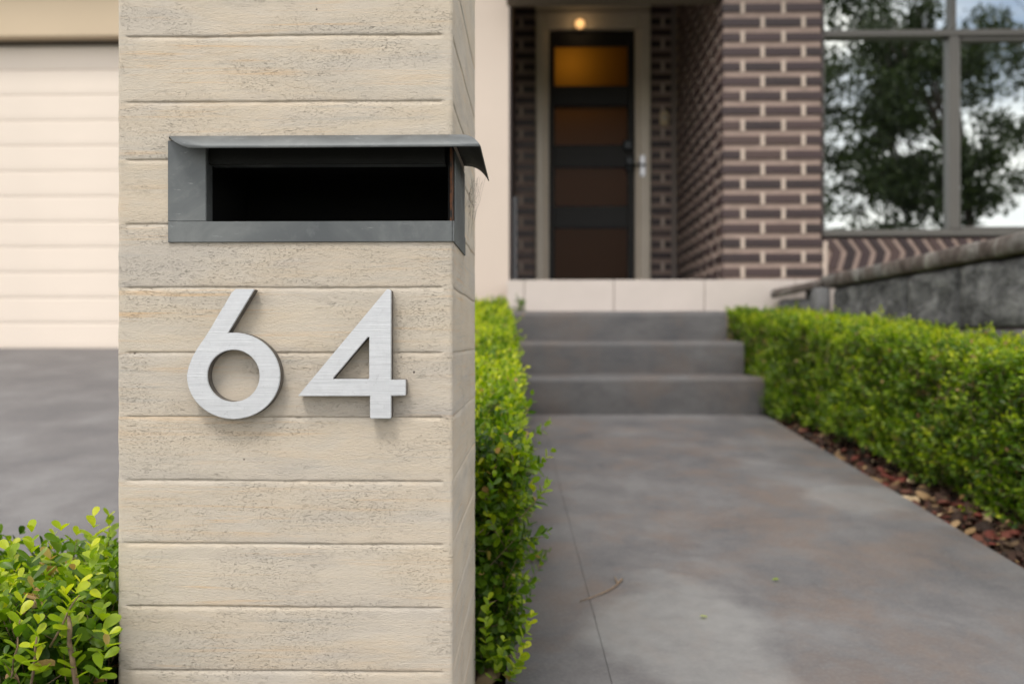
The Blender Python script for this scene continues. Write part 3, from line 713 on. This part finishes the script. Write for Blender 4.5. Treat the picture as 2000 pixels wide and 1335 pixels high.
# cobweb strands below the hood
V, Fc = [], []
def strand(a, b, r=.00016, sag=.004, nseg=6):
    a, b = Vector(a), Vector(b); pts = [a.lerp(b, i / nseg) + Vector((random.uniform(-.0008, .0008), 0, -sag * math.sin(math.pi * i / nseg))) for i in range(nseg + 1)]
    for i in range(nseg):
        p, q = pts[i], pts[i + 1]; n_ = len(V)
        d = (q - p).normalized(); u = d.orthogonal().normalized() * r; w_ = d.cross(u)
        for c_ in (p, q): V.extend([c_ + u, c_ - u * .5 + w_ * .8, c_ - u * .5 - w_ * .8])
        Fc.extend([(n_ + k, n_ + (k + 1) % 3, n_ + 3 + (k + 1) % 3, n_ + 3 + k) for k in range(3)])
wy = side_y1 - .02
for i in range(13):
    strand(P(random.uniform(912, 948), random.uniform(344, 356), wy), P(random.uniform(908, 930), random.uniform(380, 470), wy - random.uniform(0, .03)), sag=random.uniform(-.002, .003))
for i in range(10):
    strand(P(random.uniform(914, 940), random.uniform(350, 400), wy), P(random.uniform(914, 935), random.uniform(352, 400), wy - .01))
for i in range(26):
    p = P(random.uniform(914, 930), random.uniform(350, 420), wy - .005); strand(p, p + Vector((random.uniform(-.0012, .0012), 0, random.uniform(-.0015, .0015))), r=.0004, nseg=1, sag=0)
tag(link('cobweb', mesh('cobweb', V, Fc), plain('dusty_web', (.32, .28, .24, 1), .9), kind=None), 'wispy cobweb strands hanging under the right end of the mailbox hood', 'cobweb')

# ================================================================ house numbers
ND = PD - .0165
def U(u, v): return P(220 + .37 * u, 520 + .37 * v, ND - .0)
def xz(u, v): p = U(u, v); return (p.x, p.z)
def numeral(name, outer, inner, label):
    bm = bmesh.new()
    def loop(pts): vs = [bm.verts.new((a, 0, b)) for a, b in pts]; return [bm.edges.new((vs[i], vs[(i + 1) % len(vs)])) for i in range(len(vs))]
    es = loop(outer) + loop(inner)
    bmesh.ops.triangle_fill(bm, use_beauty=True, use_dissolve=False, edges=es)
    faces = bm.faces[:]
    bmesh.ops.recalc_face_normals(bm, faces=faces)
    if faces[0].normal.y > 0: bmesh.ops.reverse_faces(bm, faces=faces)
    r_ = bmesh.ops.extrude_face_region(bm, geom=faces)
    vs = [g_ for g_ in r_['geom'] if isinstance(g_, bmesh.types.BMVert)]
    bmesh.ops.translate(bm, verts=vs, vec=(0, .0145, 0))
    bmesh.ops.recalc_face_normals(bm, faces=bm.faces[:])
    rim = [e for e in bm.edges if all(abs(v.co.y) < 1e-6 for v in e.verts) and len(e.link_faces) == 2 and abs(e.link_faces[0].normal.y - e.link_faces[1].normal.y) > .5]
    bmesh.ops.bevel(bm, geom=rim, offset=.0007, segments=2, affect='EDGES')
    me = bpy.data.meshes.new(name); bm.to_mesh(me); bm.free()
    cx = sum(p[0] for p in outer) / len(outer); cz = sum(p[1] for p in outer) / len(outer)
    for v in me.vertices: v.co.x -= cx; v.co.z -= cz
    me.materials.append(MA); me.materials.append(MAE)
    for p in me.polygons: p.material_index = 0 if p.normal.y < -.4 else 1
    o = link(name, me); o.location = (cx, ND, cz); return o
six = [(648, 119), (625, 141), (601, 184), (560, 251), (520, 321), (480, 384), (446, 432), (418, 482), (400, 530), (391, 575)]
ex, ey, rx_, ry_ = 638, 577, 247, 228
six += [(ex - rx_ * math.cos(R(t)), ey + ry_ * math.sin(R(t))) for t in range(4, 272, 4)]
six += [(612, 349), (748, 124), (742, 119)]
six = [xz(*p) for p in six]
hole6 = [xz(638 + 137 * math.cos(R(t)), 577 + 137 * math.sin(R(t))) for t in range(0, 360, 6)]
n6 = numeral('house_number', six, hole6, '')
tag(n6, 'brushed metal numeral 6 below the mailbox on the pillar', 'number')
four = [(1446, 122), (1452, 120), (1462, 122), (1471, 130), (1471, 597), (1543, 597), (1548, 602), (1548, 676), (1543, 681), (1471, 683), (1471, 797), (1465, 803), (1364, 803), (1358, 797), (1358, 684), (982, 684), (979, 681)]
hole4 = [(1348, 373), (1354, 374), (1354, 588), (1349, 593), (1168, 593), (1166, 588)]
n4 = numeral('house_number', [xz(*p) for p in four], [xz(*p) for p in hole4], '')
tag(n4, 'brushed metal numeral 4 to the right of the 6 on the pillar', 'number')
for n_, offs in ((n6, ((-.03, -.02), (.0, -.05))), (n4, ((.01, -.02), (.0, .03)))):
    pass

# ================================================================ foliage
MID = [(0, 0), (.25, .012), (.55, .018), (.85, .006), (1, -.01)]
def leaf_template(n=3):
    """obovate leaf, length 1 along +y, face +z; 12 triangles"""
    st = [(.2, .15), (.45, .275), (.7, .325), (.9, .25), (.985, .11)]
    V = [(0, 0, 0)] + [(0, t, -.02 - .06 * t ** 3) for t, _ in st] + [(0, 1.0, -.09)]
    for s_ in (-1, 1): V += [(s_ * w_, t, .10 - .13 * t ** 2) for t, w_ in st]
    T = [(0, 1, 7), (0, 12, 1)]
    for i in range(4): T += [(1 + i, 2 + i, 8 + i), (1 + i, 8 + i, 7 + i), (1 + i, 12 + i, 13 + i), (1 + i, 13 + i, 2 + i)]
    T += [(5, 6, 11), (5, 16, 6)]
    return np.array(V, dtype=np.float32), np.array(T, dtype=np.int32)
LV, LT = leaf_template()
SV = np.array([(0, 0, 0), (-.27, .5, .05), (0, 1, -.06), (.27, .5, .05), (0, .55, -.02)], dtype=np.float32); ST = np.array([(0, 4, 1), (1, 4, 2), (0, 3, 4), (4, 3, 2)], dtype=np.int32)
def np_mesh(name, V, T, tint=None, smooth=True):
    me = bpy.data.meshes.new(name); nv, nt_ = len(V), len(T)
    me.vertices.add(nv); me.vertices.foreach_set('co', V.astype(np.float32).ravel())
    me.loops.add(nt_ * 3); me.loops.foreach_set('vertex_index', T.astype(np.int32).ravel())
    me.polygons.add(nt_); me.polygons.foreach_set('loop_start', np.arange(0, nt_ * 3, 3, dtype=np.int32)); me.polygons.foreach_set('loop_total', np.full(nt_, 3, dtype=np.int32))
    if tint is not None:
        a = me.attributes.new('tint', 'FLOAT', 'POINT'); a.data.foreach_set('value', tint.astype(np.float32))
    if smooth: me.polygons.foreach_set('use_smooth', np.ones(nt_, dtype=bool))
    me.update(); me.validate(); return me
def norm(a): return a / (np.linalg.norm(a, axis=-1, keepdims=True) + 1e-9)
def leaves_mesh(name, pos, yax, zax, size, tint, tv=LV, tt=LT):
    xax = norm(np.cross(yax, zax)); zax = np.cross(xax, yax)
    n_ = len(pos); k = len(tv)
    V = (tv[None, :, 0, None] * xax[:, None] + tv[None, :, 1, None] * yax[:, None] + tv[None, :, 2, None] * zax[:, None]) * size[:, None, None] + pos[:, None]
    T = tt[None] + (np.arange(n_) * k)[:, None, None]
    return np_mesh(name, V.reshape(-1, 3), T.reshape(-1, 3), np.repeat(tint, k))
def sprig_leaves(base, d, length, npair, size, tipy, r):
    """base,d: (n,3). opposite pairs up the stem. returns leaf arrays"""
    n_ = len(base); a = norm(np.cross(d, r.normal(size=(n_, 3)))); b = np.cross(d, a)
    P_, Y_, Z_, S_, T_, G_ = [], [], [], [], [], []
    dead = r.random(n_) < .012
    for k in range(npair):
        t = (k + .6) / npair; bend = np.zeros((n_, 3)); bend[:, 2] = .012 * t * t
        p = base + d * (length * t)[:, None] + bend
        ang = (k % 2) * math.pi / 2 + r.normal(0, .35, n_)
        open_ = 1.15 - .55 * t
        for sgn in (1, -1):
            ax = (a * np.cos(ang)[:, None] + b * np.sin(ang)[:, None]) * sgn
            o_ = open_ + r.normal(0, .18, n_)
            y = norm(ax * np.sin(o_)[:, None] + d * np.cos(o_)[:, None] + r.normal(0, .12, (n_, 3)))
            z = norm(d * np.sin(o_)[:, None] - ax * np.cos(o_)[:, None] + r.normal(0, .15, (n_, 3)))
            s = size * (1.0 - .4 * max(0, t - .55) / .45) * r.uniform(.68, 1.22, n_)
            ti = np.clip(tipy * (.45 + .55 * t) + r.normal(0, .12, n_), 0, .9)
            ti = np.where((r.random(n_) < .012) | (dead & (r.random(n_) < .6)), r.uniform(.935, .99, n_), ti)
            P_.append(p); Y_.append(y); Z_.append(z); S_.append(s); T_.append(ti)
    return [np.concatenate(q) for q in (P_, Y_, Z_, S_, T_)]
def project(p):
    x = p[:, 0] * cy_ + p[:, 1] * sy_; dpt = -p[:, 0] * sy_ + p[:, 1] * cy_
    return CX + F * x / dpt, CY - F * p[:, 2] / dpt, dpt
leaf_objs = {}
def leaf_proto(ti, var):
    k = (int(ti * 14), var)
    if k not in leaf_objs:
        me = np_mesh('leaf', LV * np.array([1 + .12 * (var - 1), 1, 1 + .9 * (var - 1)], dtype=np.float32), LT, np.full(len(LV), ti)); me.materials.append(M_leaf); leaf_objs[k] = me
    return leaf_objs[k]
def hedge(label, faces, core, nstem, near_n=290, vis=None, extra=None, lod=None, seed=1, group=None, tipf=None):
    """faces: list of (function uv->(points, normals), density per m2, area, uprightness, tint range)"""
    r = np.random.default_rng(seed); root = empty('box_hedge', label, 'hedge', core['loc'], group); off = np.array(core['loc'])
    A = [[] for _ in range(5)]; stems_p, stems_d, stems_l = [], [], []
    for fn, dens, area, up, tr in faces:
        n_ = int(dens * area); u = r.random(n_); v = r.random(n_); p, nr = fn(u, v)
        # lumpy clipped surface
        lump = np.array([noise.noise(Vector(q) * 7.5) + .6 * noise.noise(Vector(q) * 19) for q in p]) * .024 + np.array([noise.noise(Vector(q) * 3.1 + Vector((3, 1, 8))) for q in p]) * .03
        depth = r.random(n_) ** 1.7 * .085 - (r.random(n_) < .035) * r.uniform(.01, .045, n_)
        p = p + nr * (lump - depth)[:, None] - nr * .03
        d = norm(nr * r.uniform(.3, .9, n_)[:, None] + np.array([0, 0, 1]) * up * r.uniform(.5, 1.2, n_)[:, None] + r.normal(0, .38, (n_, 3)))
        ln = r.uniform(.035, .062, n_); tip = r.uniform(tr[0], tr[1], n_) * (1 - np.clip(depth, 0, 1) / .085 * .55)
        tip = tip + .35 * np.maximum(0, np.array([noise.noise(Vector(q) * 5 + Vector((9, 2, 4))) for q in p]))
        g_ = sprig_leaves(p, d, ln, nstem, .0215, np.clip(tip, .02, .9), r)
        for i in range(5): A[i].append(g_[i])
        stems_p.append(p); stems_d.append(d); stems_l.append(ln)
    P_, Y_, Z_, S_, T_ = [np.concatenate(a) for a in A]
    if extra is not None:
        for i, e in enumerate(extra): 
            arr = [P_, Y_, Z_, S_, T_][i]
        P_, Y_, Z_, S_, T_ = [np.concatenate([a, e]) for a, e in zip((P_, Y_, Z_, S_, T_), extra)]
    # the leaves that show largest become objects of their own
    px, py, dp = project(P_); ok = (px > 0) & (px < 2000) & (py > 0) & (py < 1335) & (dp > .3)
    if vis is not None: ok &= vis(P_, px, py)
    score = np.where(ok, S_ / dp, 0); idx = np.argsort(-score)[:near_n * 3]; idx = idx[score[idx] > 0]
    r.shuffle(idx); idx = idx[:near_n]
    xax = norm(np.cross(Y_, Z_)); Zo = np.cross(xax, Y_)
    for i in idx:
        o = bpy.data.objects.new('leaf', leaf_proto(float(T_[i]), int(r.integers(0, 3)))); C.objects.link(o); o.parent = root
        m = Matrix([[xax[i][c], Y_[i][c], Zo[i][c]] for c in range(3)]).to_4x4()
        o.matrix_basis = Matrix.Translation(Vector(P_[i] - off)) @ m @ Matrix.Scale(float(S_[i]), 4)
    keep = np.ones(len(P_), bool); keep[idx] = False
    far = dp > 1.75
    for nm, sel, tv, tt in (('foliage', keep & ~far, LV, LT), ('foliage', keep & far, SV, ST)):
        if sel.sum() == 0: continue
        me = leaves_mesh(nm, P_[sel] - off, Y_[sel], Z_[sel], S_[sel], T_[sel], tv, tt); link(nm, me, M_leaf, root, kind='stuff')
    # thin stems (three-sided)
    sp = np.concatenate(stems_p) - off; sd_ = np.concatenate(stems_d); sl = np.concatenate(stems_l)
    a = norm(np.cross(sd_, r.normal(size=sd_.shape))); b = np.cross(sd_, a); rr = .0009
    ring = [a * rr, (-.5 * a + .87 * b) * rr, (-.5 * a - .87 * b) * rr]; lo = sp - sd_ * .03; hi = sp + sd_ * sl[:, None]
    V = np.stack([lo + q for q in ring] + [hi + q * .5 for q in ring], 1); T = np.array([(0, 1, 4), (0, 4, 3), (1, 2, 5), (1, 5, 4), (2, 0, 3), (2, 3, 5)])
    T = T[None] + (np.arange(len(sp)) * 6)[:, None, None]
    link('stems', np_mesh('stems', V.reshape(-1, 3), T.reshape(-1, 3), smooth=False), M_twig, root, kind='stuff')
    # dark solid core added inside the foliage to block light
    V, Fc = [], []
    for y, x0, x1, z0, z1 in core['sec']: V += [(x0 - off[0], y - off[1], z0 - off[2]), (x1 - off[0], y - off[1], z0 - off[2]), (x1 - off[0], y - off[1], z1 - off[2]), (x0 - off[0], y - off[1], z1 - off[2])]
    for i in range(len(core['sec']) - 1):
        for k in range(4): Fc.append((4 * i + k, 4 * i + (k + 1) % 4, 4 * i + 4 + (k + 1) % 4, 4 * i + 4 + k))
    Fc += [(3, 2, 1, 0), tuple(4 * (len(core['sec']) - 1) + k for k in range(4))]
    link('light_block_core', mesh('light_block_core', V, Fc), M_hcore, root)
    return root
def tile3(n, v): return np.tile(np.array(v, dtype=float), (n, 1))
# --- left front hedge, beside the driveway, in front of and around the pillar foot
HX0, HX1, HY0, HY1, HZT = -1.02, pl_x0 - .012, 1.02, 1.44, -.345
def f_front(u, v): return np.stack([HX0 + (HX1 - HX0) * u, HY0 + 0 * u, -.66 + (HZT + .66) * v], 1), tile3(len(u), (0, -1, 0))
def f_top(u, v): return np.stack([HX0 + (HX1 - HX0) * u, HY0 + (HY1 - HY0) * v, HZT + 0 * u + .02 * np.sin(u * 9)], 1), tile3(len(u), (0, 0, 1))
def f_left(u, v): return np.stack([HX0 + 0 * u, HY0 + (HY1 - HY0) * u, -.7 + (HZT + .7) * v], 1), tile3(len(u), (-1, 0, 0))
def f_back(u, v): return np.stack([HX0 + (HX1 - HX0) * u, HY1 + 0 * u, -.66 + (HZT + .66) * v], 1), tile3(len(u), (0, 1, 0))
# hero sprigs: woody stems cut by the shears with young lime leaves
def hero(specs, r):
    out_ = [[] for _ in range(5)]; tubes = []
    for (bx, by, tx_, ty_, Y, lim) in specs:
        b_ = np.array(P(bx, by, Y)); t_ = np.array(P(tx_, ty_, Y - .01)); L_ = np.linalg.norm(t_ - b_); npair = max(3, int(L_ / .010))
        g_ = sprig_leaves(b_[None], norm(t_ - b_)[None], np.array([L_]), npair, .021, np.array([lim]), r)
        for i in range(5): out_[i].append(g_[i])
        tubes.append((b_, t_))
    return [np.concatenate(q) for q in out_], tubes
rh = np.random.default_rng(5)
hx, htub = hero([(150, 1335, 128, 1175, 1.0, .85), (110, 1240, 160, 1150, .995, .9), (60, 1330, 75, 1230, .99, .8), (20, 1335, 45, 1190, 1.0, .7), (175, 1200, 178, 1080, 1.06, .8), (60, 1160, 62, 1050, 1.1, .75), (180, 1110, 183, 1020, 1.15, .85), (205, 1300, 198, 1180, 1.0, .6), (110, 1110, 120, 1045, 1.12, .75), (35, 1120, 15, 1085, 1.1, .7), (90, 1320, 60, 1275, .98, .85), (190, 1335, 215, 1250, .985, .8)], rh)
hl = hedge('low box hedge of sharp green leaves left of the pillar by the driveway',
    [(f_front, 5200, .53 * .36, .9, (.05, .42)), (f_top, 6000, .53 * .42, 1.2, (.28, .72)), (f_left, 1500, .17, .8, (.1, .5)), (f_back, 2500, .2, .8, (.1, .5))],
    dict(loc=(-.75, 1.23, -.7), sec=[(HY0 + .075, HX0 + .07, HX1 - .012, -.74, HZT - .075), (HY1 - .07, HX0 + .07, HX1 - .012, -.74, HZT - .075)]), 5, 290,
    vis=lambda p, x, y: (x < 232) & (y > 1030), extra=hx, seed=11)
for ti_, (b_, t_) in enumerate(htub[:4]):
    kf = (1, .4, .5, .4)[ti_]
    pts = [b_ - (t_ - b_) * .25] + [b_ + (t_ - b_) * t + rh.normal(0, .0008, 3) for t in (.15, .35, .5, .7, .86)]
    o = link('twig', tube('twig', [Vector(q) - Vector((-.75, 1.23, -.7)) for q in pts], [q * kf for q in (.0032, .0030, .0028, .0026, .0026, .0016)]), M_twig, hl)
# --- hedge running back between driveway and path
def zt_l(y): return np.interp(y, [1.5, 2.0, 3.0, 5.2], [-.225, -.14, .0, .20])
MX0, MX1, MY0, MY1 = -.50, -.04, 1.53, 5.25
def mx1(y): return np.interp(y, [1.5, 2, 3, 4.4, 5.2], [-.022, -.034, -.07, -.125, -.155])
def gnd(y): return path_z(y) - .01
def l_top(u, v): y = MY0 + (MY1 - MY0) * u; return np.stack([MX0 + (mx1(y) - MX0) * v, y, zt_l(y)], 1), tile3(len(u), (0, -.08, 1))
def l_right(u, v): y = MY0 + (MY1 - MY0) * u; g = np.maximum(gnd(y), -.6) + .05; return np.stack([mx1(y), y, g + (zt_l(y) - g) * v], 1), tile3(len(u), (1, 0, 0))
def l_left(u, v): y = MY0 + (MY1 - MY0) * u; g = gnd(y); return np.stack([MX0 + 0 * u, y, g + (zt_l(y) - g) * v], 1), tile3(len(u), (-1, 0, 0))
def l_front(u, v): g = gnd(MY0); return np.stack([MX0 + (MX1 - MX0) * u, MY0 + 0 * u, g + (-.2 - g) * v], 1), tile3(len(u), (0, -1, 0))
def l_far(u, v): return np.stack([MX0 + (MX1 - MX0) * u, MY1 + 0 * u, -.3 + .53 * v], 1), tile3(len(u), (0, 1, 0))
rh = np.random.default_rng(9)
hx2, htub2 = hero([(985, 1330, 1040, 1215, 1.47, .8), (945, 1300, 955, 1180, 1.47, .7), (990, 1335, 1025, 1275, 1.46, .85), (960, 1335, 985, 1260, 1.46, .7), (995, 800, 1022, 745, 2.4, .6), (950, 1010, 965, 940, 1.5, .3)], rh)
zc = []
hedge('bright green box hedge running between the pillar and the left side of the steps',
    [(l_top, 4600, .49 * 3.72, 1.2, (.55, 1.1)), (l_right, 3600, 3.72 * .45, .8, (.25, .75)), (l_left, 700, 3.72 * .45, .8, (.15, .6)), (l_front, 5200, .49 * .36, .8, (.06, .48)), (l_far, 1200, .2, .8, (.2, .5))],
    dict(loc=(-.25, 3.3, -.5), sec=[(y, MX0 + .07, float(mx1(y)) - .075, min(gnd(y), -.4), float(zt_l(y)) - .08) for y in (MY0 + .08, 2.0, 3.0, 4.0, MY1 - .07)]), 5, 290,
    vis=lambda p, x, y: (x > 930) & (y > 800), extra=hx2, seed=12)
# --- right hedge
def rx_f(y): return np.interp(y, [1.7, 2.3, 5.2], [1.275, 1.25, 1.095])
def zt_r(y): return np.interp(y, [1.7, 2.35, 5.2], [-.12, -.07, .155])
RY0, RY1, RW = 1.75, 5.22, .40
def rg(y): return path_z(y) + .015 + .02 * np.sin(y * 4.1)
def r_side(u, v): y = RY0 + (RY1 - RY0) * u; g = rg(y); return np.stack([rx_f(y) - .015 * (1 - v) + .03 * np.sin(y * 5.3) * (1 - v), y, g + (zt_r(y) - g) * v], 1), tile3(len(u), (-1, 0, 0))
def r_top(u, v): y = RY0 + (RY1 - RY0) * u; return np.stack([rx_f(y) + RW * v, y, zt_r(y)], 1), tile3(len(u), (0, 0, 1))
def r_back(u, v): y = RY0 + (RY1 - RY0) * u; g = rg(y); return np.stack([rx_f(y) + RW, y, g + (zt_r(y) - g) * v], 1), tile3(len(u), (1, 0, 0))
def r_near(u, v): g = rg(RY0); return np.stack([rx_f(RY0) + RW * u, RY0 + 0 * u, g + (zt_r(RY0) - g) * v], 1), tile3(len(u), (0, -1, 0))
def r_far(u, v): g = rg(RY1); return np.stack([rx_f(RY1) + RW * u, RY1 + 0 * u, g + (zt_r(RY1) - g) * v], 1), tile3(len(u), (0, 1, 0))
rh = np.random.default_rng(10)
hx3, _ = hero([(1965, 700, 1935, 640, 2.75, .85), (1600, 640, 1605, 605, 4.2, .6), (1700, 650, 1715, 612, 3.7, .7), (1800, 660, 1770, 622, 3.3, .6), (1870, 670, 1868, 640, 3.0, .6)], rh)
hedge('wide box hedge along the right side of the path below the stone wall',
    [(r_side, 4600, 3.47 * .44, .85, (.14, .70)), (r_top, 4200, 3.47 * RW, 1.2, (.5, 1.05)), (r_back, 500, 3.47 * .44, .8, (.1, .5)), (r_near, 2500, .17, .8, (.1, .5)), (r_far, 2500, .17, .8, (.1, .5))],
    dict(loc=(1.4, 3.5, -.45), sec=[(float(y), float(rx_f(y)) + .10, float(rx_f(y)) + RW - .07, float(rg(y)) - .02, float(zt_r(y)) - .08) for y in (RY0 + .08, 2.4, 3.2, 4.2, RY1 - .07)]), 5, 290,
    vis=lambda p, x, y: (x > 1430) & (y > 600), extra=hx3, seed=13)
# woody bases of the right hedge, reaching the soil
hr = bpy.data.objects['box_hedge.002']
for k in range(13):
    y = 1.9 + k * .25 + random.uniform(-.05, .05); x = float(rx_f(y)) + .19
    pts = [(x + random.uniform(-.03, .03), y, path_z(y) - .06), (x + random.uniform(-.03, .03), y + random.uniform(-.03, .03), path_z(y) + .02), (x, y, path_z(y) + .12)]
    link('stem', tube('stem', [Vector(p) - Vector((1.4, 3.5, -.45)) for p in pts], [.012, .010, .008], 6), M_twig, hr)

# --- mulch: bark chips and fallen leaves, nobody could count them
def mulch(name, n_, xr, yr, seed):
    r = np.random.default_rng(seed); V, T, tn = [], [], []
    y = r.uniform(*yr, n_); x = r.uniform(xr[0], xr[1], n_)
    for i in range(n_):
        s = r.uniform(.005, .012) if r.random() < .7 else r.uniform(.012, .034); h_ = s * r.uniform(.15, .5); a = r.uniform(0, 6.28); e = r.uniform(.4, 1)
        zg = -.03 + path_z(y[i]) + r.uniform(.0, .022); tx_ = r.normal(0, .35); ty_ = r.normal(0, .35)
        k = len(V); m_ = 6
        for lev in (0, 1):
            for q in range(m_):
                t = q / m_ * 6.283; rr = s * (1 - .25 * lev) * r.uniform(.75, 1.1)
                u_, v_ = rr * math.cos(t), rr * e * math.sin(t)
                V.append((x[i] + u_ * math.cos(a) - v_ * math.sin(a), y[i] + u_ * math.sin(a) + v_ * math.cos(a), zg + lev * h_ + u_ * tx_ + v_ * ty_))
        for q in range(m_):
            q2 = (q + 1) % m_; T += [(k + q, k + q2, k + m_ + q2), (k + q, k + m_ + q2, k + m_ + q)]
        T += [(k + m_, k + m_ + q, k + m_ + q + 1) for q in range(1, m_ - 1)]
        tn += [r.random()] * (2 * m_)
    me = np_mesh(name, np.array(V), np.array(T), np.array(tn), False)
    return me
def mat_mulch():
    m = M('bark_chips_and_dead_leaves', .8, 0, .3); at = m.n('ShaderNodeAttribute', attribute_name='tint')
    m.col(m.ramp(at.outputs['Fac'], [(0, (.018, .011, .008, 1)), (.45, (.045, .022, .014, 1)), (.6, (.14, .032, .022, 1)), (.78, (.07, .045, .028, 1)), (.92, (.24, .15, .07, 1)), (1, (.50, .38, .24, 1))])); return m.m
MM = mat_mulch()
o = link('bark_mulch', mulch('bark_mulch', 3400, (1.105, 1.45), (1.5, 5.0), 3), MM, kind='stuff'); o['label'] = 'bark chips and fallen red leaves between the path and the right hedge'; o['category'] = 'mulch'
o = link('bark_mulch', mulch('bark_mulch', 500, (-.16, -.048), (1.2, 4.4), 4), MM, kind='stuff'); o['label'] = 'bark chips under the left hedge at the path edge'; o['category'] = 'mulch'

# --- twig on the path and two tiny fallen leaves
def on_path(px, py):
    d = P(px, py, 1.0); y = (-.351 - .0685 * 4.42) / (d.z - .0685); return Vector((d.x * y, y, path_z(y)))
tp = [on_path(*q) + Vector((0, 0, .0035)) for q in ((1132, 1177), (1152, 1170), (1178, 1160), (1196, 1151), (1207, 1142), (1215, 1133))]
tw = empty('fallen_twig', 'thin forked brown twig lying on the concrete path near the joint', 'twig', tp[2])
link('twig_stem', tube('twig_stem', [p - tp[2] for p in tp], [.001, .0012, .0014, .0015, .0018, .0026], 6), M_twig, tw)
link('twig_fork', tube('twig_fork', [tp[4] - tp[2], on_path(1200, 1130) + Vector((0, 0, .006)) - tp[2]], [.002, .001], 5), M_twig, tw)
for (px, py, ti, lb) in ((1382, 1207, .75, 'tiny lime green leaf lying on the path at its centre'), (1508, 1134, .6, 'tiny green leaf on the path farther from the pillar'), (1052, 1108, .96, 'curled brown leaf on the path against the left hedge')):
    p = on_path(px, py); me = np_mesh('fallen_leaf', LV * .014, LT, np.full(len(LV), ti)); o = link('fallen_leaf', me, M_leaf); o.location = p + Vector((0, 0, .003)); o.rotation_euler = (.2, .1, random.random() * 6)
    tag(o, lb, 'leaf')
# small weed at the path edge
r = np.random.default_rng(3); p = on_path(1046, 1095); n_ = 9
g_ = sprig_leaves(np.tile(np.array(p), (4, 1)), norm(r.normal(0, .5, (4, 3)) + np.array([.2, 0, 1])), np.full(4, .035), 3, .016, np.full(4, .3), r)
o = link('weed', leaves_mesh('weed', g_[0] - np.array(p), g_[1], g_[2], g_[3], np.minimum(g_[4], .8)), M_leaf); o.location = p
tag(o, 'small dark green weed growing at the left path edge', 'weed')

# ================================================================ street trees behind the camera (seen in the window)
def street_tree(x, y, h0, h1, rad, nclump, nleaf, label, seed, tx=0, holes=.5):
    r = np.random.default_rng(seed); gz0_ = -.8
    root = empty('street_tree', label, 'tree', (x, y, gz0_)); off = np.array([x, y, gz0_])
    cz = (h0 + h1) / 2; hz = (h1 - h0) / 2
    trunk_top = np.array([x + tx * .98, y, h0 + 2.4])
    tp_ = [Vector((tx, 0, -.1)), Vector((tx + .02, 0, 1.4)), Vector((tx, .05, 2.6)), Vector((tx * .98, .05, trunk_top[2] - gz0_)), Vector((.1, 0, cz + hz * .5 - gz0_))]
    link('trunk', tube('trunk', tp_, [.12, .10, .09, .07, .03], 9), M_bark, root)
    cl_ = []
    while len(cl_) < nclump:
        q = r.uniform(-1, 1, 3)
        if q @ q > 1: continue
        w_ = np.array([x, y, cz]) + q * np.array([rad, rad * .8, hz])
        if noise.noise(Vector(w_) * 1.15 + Vector((seed, 0, 0))) < -.06 + (q @ q - .5) * holes * .5: continue
        cl_.append(w_)
    cl_ = np.array(cl_)
    V, Fc = [], []
    for c_ in cl_[:60]:
        a = trunk_top + (0, 0, 0) if r.random() < .5 else np.array([x, y, cz]); 
        me_pts = [a, (a + c_) / 2 + r.normal(0, .12, 3), c_]
        k = len(V); rad_ = (.035, .02, .006)
        for pi, p_ in enumerate(me_pts):
            for q in range(4): t = q * math.pi / 2; V.append(tuple(np.array(p_) - off + np.array([math.cos(t), math.sin(t), 0]) * rad_[pi]))
        for s in range(2):
            for q in range(4): Fc.append((k + s * 4 + q, k + s * 4 + (q + 1) % 4, k + s * 4 + 4 + (q + 1) % 4, k + s * 4 + 4 + q))
    link('limbs', mesh('limbs', V, Fc), M_bark, root)
    m_ = nclump * nleaf; c_ = np.repeat(cl_, nleaf, 0)
    q = norm(r.normal(size=(m_, 3))) * (r.random(m_) ** .5)[:, None] * np.array([.42, .42, .26])
    p_ = c_ + q; y_ = norm(r.normal(size=(m_, 3)) + q * 1.5 + np.array([0, 0, -.4])); z_ = norm(r.normal(size=(m_, 3)) + np.array([0, 0, .8]))
    link('crown', leaves_mesh('crown', p_ - off, y_, z_, r.uniform(.08, .15, m_), np.clip(r.normal(.45, .25, m_), 0, 1), SV, ST), M_tleaf, root, kind='stuff')
street_tree(6.5, -6.0, .95, 7.4, 2.0, 140, 170, 'dark leafy street tree mirrored in the left window panes', 21, tx=1.25)
street_tree(10.0, -7.6, 2.2, 7.6, 2.1, 62, 130, 'thinner street tree mirrored in the right window pane', 33, tx=1.8)
